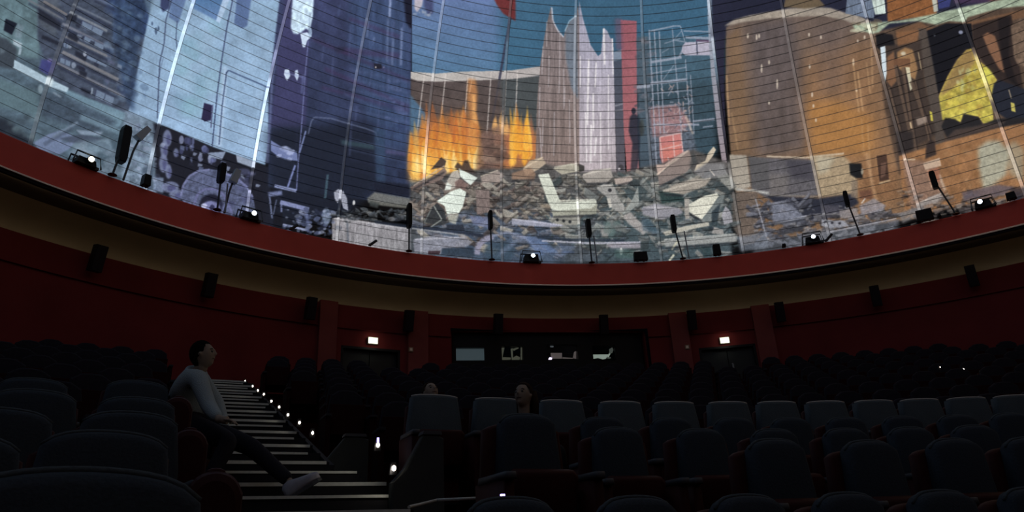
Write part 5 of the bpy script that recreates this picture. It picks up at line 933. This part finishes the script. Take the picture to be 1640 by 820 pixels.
def person(name, label, J, face, up, hairm, sweater, trousers, detail, hairlong=False):
    base = J['pelvis']; root = empty(name, base, 0); tag(root, label, 'person')
    L = {k: Vector(v) - Vector(base) for k, v in J.items()}
    V, Eg, Rd, idx = [], [], [], {}
    def add(k, r, par=None, pos=None):
        idx[k] = len(V); V.append(pos if pos is not None else L[k]); Rd.append(r)
        if par: Eg.append((idx[par], idx[k]))
    add('pelvis', .12); add('belly', .115, 'pelvis', L['pelvis'].lerp(L['chest'], .5)); add('chest', .125, 'belly'); add('neck', .052, 'chest'); add('head', .062, 'neck')
    for s in 'rl':
        add('sh'+s, .055, 'chest'); add('el'+s, .040, 'sh'+s); add('wr'+s, .026, 'el'+s)
        add('hip'+s, .085, 'pelvis'); add('kn'+s, .056, 'hip'+s); add('an'+s, .038, 'kn'+s); add('toe'+s, .026, 'an'+s, L['an'+s].lerp(L['toe'+s], .5) + Vector((0, 0, -.03)))
    bm = bmesh.new()
    Rd = [q if k in ('neck', 'head', 'wrr', 'wrl') else q*.74 for k, q in zip(idx, Rd)]
    for i_, j_ in Eg: limb(bm, V[i_], V[j_], Rd[i_] if Rd[i_] < .08 or Rd[j_] > .08 else Rd[j_]*1.1, Rd[j_])
    head_bm(bm, L['head'], face, up)
    if detail:      # hands: palm and five bent fingers, each a short tapered chain
        for s in 'rl':
            w = L['wr'+s]; d = (w - L['el'+s]).normalized(); dn = (Vector((0, 0, -1)) + d*.3).normalized(); sd = d.cross(Vector((0, 0, 1))).normalized(); d2 = (Vector((face[0], face[1], 0)).normalized()*.9 + d*.25 + Vector((0, 0, -.02))).normalized(); sd = d2.cross(Vector((0, 0, 1))).normalized()
            pal = w + d2*.07
            tube(bm, [w - d*.09, w - d*.02, w + d2*.035, pal], .026, 10, r2=.034)
            for q, ln in ((-1.5, .062), (-.5, .074), (.5, .078), (1.5, .070)):
                b0 = pal + sd*q*.0215; tube(bm, [b0 - d2*.015, b0 + d2*ln*.4, b0 + d2*ln*.75 + dn*.010, b0 + d2*ln + dn*.030], .0092, 8, r2=.0075)
            tb = w + d2*.025 + sd*(-.03 if s == 'r' else .03); tube(bm, [tb, tb + d2*.03 + (sd*(-.02 if s == 'r' else .02)), tb + d2*.055 + dn*.012 + sd*(-.02 if s == 'r' else .02)], .012, 8, r2=.009)
    for f in bm.faces: f.smooth = True
    bo_ = obj('body', bm, M['skin'], root); rm = bo_.modifiers.new('r', 'REMESH'); rm.mode = 'VOXEL'; rm.voxel_size = .0055 if detail else .010; rm.use_smooth_shade = True; sm_ = bo_.modifiers.new('s', 'SMOOTH'); sm_.factor = .5; sm_.iterations = 2 if detail else 3
    bpy.context.view_layer.update(); nm_ = bpy.data.meshes.new_from_object(bo_.evaluated_get(bpy.context.evaluated_depsgraph_get())); bo_.modifiers.clear(); bo_.data = nm_
    bk = bmesh.new(); bk.from_mesh(nm_); seen_ = set(); isl = []
    for v0 in bk.verts:
        if v0.index in seen_: continue
        st_, cur = [v0], []; seen_.add(v0.index)
        while st_:
            v = st_.pop(); cur.append(v)
            for e in v.link_edges:
                w2 = e.other_vert(v)
                if w2.index not in seen_: seen_.add(w2.index); st_.append(w2)
        isl.append(cur)
    isl.sort(key=len); bmesh.ops.delete(bk, geom=[v for c_ in isl[:-1] for v in c_], context='VERTS'); bk.to_mesh(nm_); bk.free(); nm_.shade_smooth()
    # sweater
    V, Eg, Rd, idx = [], [], [], {}
    add('belly', (.185, .17) if detail else .16, None, L['pelvis'].lerp(L['chest'], -.14 if detail else .05)); add('mid', (.19, .17) if detail else .16, 'belly', L['pelvis'].lerp(L['chest'], .5)); add('chest', (.178, .16) if detail else .16, 'mid'); add('neck', .075, 'chest', L['chest'].lerp(L['neck'], .72))
    for s in 'rl':
        add('sh'+s, .082, 'chest'); add('m'+s, .070, 'sh'+s, L['sh'+s].lerp(L['el'+s], .55) + Vector((0, 0, -.005))); add('el'+s, .064, 'm'+s); add('wr'+s, .043, 'el'+s, L['el'+s].lerp(L['wr'+s], .93))
    me = skin_mesh('sw', V, Eg, Rd); me.shade_smooth(); me.materials.clear(); me.materials.append(sweater); obj('sweater', me, None, root)
    V, Eg, Rd, idx = [], [], [], {}
    add('pelvis', (.150, .14)); 
    for s in 'rl': add('hip'+s, .112, 'pelvis'); add('t'+s, .098, 'hip'+s, L['hip'+s].lerp(L['kn'+s], .5)); add('kn'+s, .078, 't'+s); add('c'+s, .068, 'kn'+s, L['kn'+s].lerp(L['an'+s], .4)); add('an'+s, .056, 'c'+s, L['kn'+s].lerp(L['an'+s], .92))
    me = skin_mesh('tr', V, Eg, Rd); me.shade_smooth(); me.materials.clear(); me.materials.append(trousers); obj('trousers', me, None, root)
    for s in 'rl':
        a, t = L['an'+s], L['toe'+s]; d = (t - a); d.z *= .9; d.normalize(); sdv = d.cross(Vector((0, 0, 1))).normalized(); upv = sdv.cross(d)
        bm = bmesh.new(); prof = ((-.09, .030, .035, .045), (-.07, .042, .045, .075), (-.02, .045, .045, .085), (.05, .050, .045, .062), (.12, .054, .045, .045), (.17, .046, .042, .034), (.20, .022, .036, .020)); rings = []
        for (u, w_, lo, hi) in prof:
            rings.append([bm.verts.new(a + d*u + sdv*(w_*math.cos(2*PI*j/14)) + upv*((hi if math.sin(2*PI*j/14) > 0 else lo)*math.sin(2*PI*j/14) - .03)) for j in range(14)])
        for A, B in zip(rings, rings[1:]):
            for j in range(14): bm.faces.new((A[j], A[(j+1) % 14], B[(j+1) % 14], B[j]))
        bm.faces.new(rings[0]); bm.faces.new(rings[-1]); sh = obj('shoe', bm, M['shoe'], root, smooth=True)
        bm = bmesh.new(); o2 = []
        for (u, w_, lo, hi) in prof: o2.append((u, w_ + .004))
        top = [a + d*u + sdv*w_ - upv*.062 for u, w_ in o2] + [a + d*u - sdv*w_ - upv*.062 for u, w_ in reversed(o2)]; A = [bm.verts.new(p) for p in top]; B = [bm.verts.new(p - upv*.022) for p in top]
        bm.faces.new(A); bm.faces.new(B[::-1]); [bm.faces.new((A[j], B[j], B[(j+1) % len(A)], A[(j+1) % len(A)])) for j in range(len(A))]; obj('sole', bm, M['armpad'], sh)
    f_ = Vector(face).normalized(); r_ = f_.cross(Vector(up)).normalized(); u_2 = r_.cross(f_)
    for q in (-1, 1):
        c_ = L['head'] + f_*.076 + r_*q*.030 + u_2*.004
        bm = bmesh.new(); bmesh.ops.create_icosphere(bm, subdivisions=2, radius=.0125, matrix=Matrix.Translation(c_)); obj('eye', bm, M['eye'], root, smooth=True)
        bm = bmesh.new(); tube(bm, [c_ + u_2*.020 - r_*q*.014 + f_*.010, c_ + u_2*.024 + f_*.009, c_ + u_2*.019 + r_*q*.018 - f_*.004], .0042, 6); obj('eyebrow', bm, hairm, root)
    bm = bmesh.new(); mo = L['head'] + f_*.0835 - u_2*.054; tube(bm, [mo - r_*.024 - f_*.008, mo, mo + r_*.024 - f_*.008], .0036, 6); obj('lips', bm, M['lips'], root)
    bm = bmesh.new(); head_bm(bm, L['head'], face, up, 1.0, hair=True)
    if hairlong:
        f = Vector(face).normalized(); r = f.cross(Vector(up)).normalized()
        for q in (-1, 0, 1): tube(bm, [L['head'] - f*.06 + r*q*.06 + Vector((0, 0, .05)), L['head'] - f*.085 + r*q*.075 - Vector((0, 0, .05)), L['head'] - f*.07 + r*q*.075 - Vector((0, 0, .19))], .045, 10, r2=.03)
    obj('hair', bm, hairm, root, smooth=True)
    return root
# man on the aisle seat, facing right; Y is distance in front of the camera
J = dict(pelvis=at(298, 670, 6.22), chest=at(300, 612, 6.15), neck=at(322, 590, 6.1), head=at(326, 569, 6.08))
J.update(shr=at(318, 607, 5.95), shl=at(318, 600, 6.35), elr=at(335, 652, 5.82), wrr=at(351, 672, 5.64), ell=at(348, 645, 6.3), wrl=at(362, 690, 6.15))
J.update(hipr=at(304, 682, 6.12), hipl=at(306, 677, 6.33), knr=at(368, 706, 5.88), anr=at(331, 774, 5.72), toer=at(350, 782, 5.55), knl=at(402, 715, 6.05), anl=at(470, 777, 5.9), toel=at(506, 752, 5.95))
person('person', 'man in grey-blue sweater and black trousers sitting sideways beside the stairs', J, Vector((.93, .12, .25)), (0, 0, 1), M['hair'], M['sweater'], M['trouser'], True)
# aisle seat under him with the red end panel and lowered pan
def seated(px, py, Yh, zf, f, label, hairm, sw, long_):
    h = at(px, py, Yh); z = zf + .46; b = Vector((h.x, h.y + .02, zf)); a = math.atan2(b.x - RCX, b.y - RCY); fw = Vector((-math.sin(a), -math.cos(a), 0)); rt = Vector((-fw.y, fw.x, 0))*-1
    dz = h.z - (zf + 1.14)
    J = dict(pelvis=b + Vector((0, 0, .50)) + fw*.02, chest=b + Vector((0, 0, .83 + dz)) - fw*.04, neck=b + Vector((0, 0, 1.00 + dz)) , head=h)
    for s, k in (('r', 1), ('l', -1)):
        q = rt*k; J['sh'+s] = J['chest'] + q*.17 + Vector((0, 0, .08)); J['el'+s] = J['chest'] + q*.23 + fw*.05 - Vector((0, 0, .22)); J['wr'+s] = J['chest'] + q*.12 + fw*.27 - Vector((0, 0, .22))
        J['hip'+s] = J['pelvis'] + q*.09; J['kn'+s] = J['pelvis'] + q*.11 + fw*.40 + Vector((0, 0, .02)); J['an'+s] = J['kn'+s] - Vector((0, 0, .42)) + fw*.02; J['toe'+s] = J['an'+s] + fw*.13 - Vector((0, 0, .05))
    return person('person', label, J, f, (0, 0, 1), hairm, sw, M['trouser'], False, long_)
sk2 = mat('dark_brown_jacket', (.04, .032, .025), .9, .1); sk3 = mat('dull_olive_top', (.06, .052, .04), .9, .1)
seated(690, 629, 7.75, 2.295, Vector((.45, -.72, .5)), 'person seen only as a pale upturned face over the first flat-topped seat', M['hairb'], sk2, False)
seated(838, 634, 6.6, 1.80, Vector((-.45, -.85, .3)), 'long-haired person in dull top sitting between two flat-topped seats', M['hairb'], sk3, True)
o = seat('left', *(at(296, 690, 6.42).xy), 2.0, 'aisle seat that the man in the grey-blue sweater sits on', 'left block, row by the man')
for ch in list(o.children):
    if ch.name.startswith('seat_pan'):
        ch.data = ch.data.copy()
        for v in ch.data.vertices: v.co = Vector((v.co.x, -v.co.z + .42, v.co.y*.8 + .42))
# red end panels at the aisle side of the left block
def aisle_panel(px, py, Y, h, label):
    p = at(px, py, Y); o = empty('aisle_end_panel', (p.x, p.y, p.z - h), math.radians(27)); tag(o, label, 'seat end panel', 'red end panels of the left block')
    bm = bmesh.new(); slab(bm, arch(.20, 0, h, .05, 12, 1.0, .03), -.32, .10, .04); obj('panel', bm, M['redseat'], o, smooth=False)
    bm = bmesh.new(); slab(bm, arch(.11, h-.06, h+.012, .01, 6), -.28, .06, .01); obj('arm_pad', bm, M['redseat'], o)
aisle_panel(283, 648, 5.35, .85, 'tall dark red seat end in front of the seated man')
aisle_panel(300, 700, 4.35, .75, 'dark red seat end below the seated man')
aisle_panel(335, 768, 3.0, .70, 'rounded dark red seat end at the bottom beside the lowest steps')
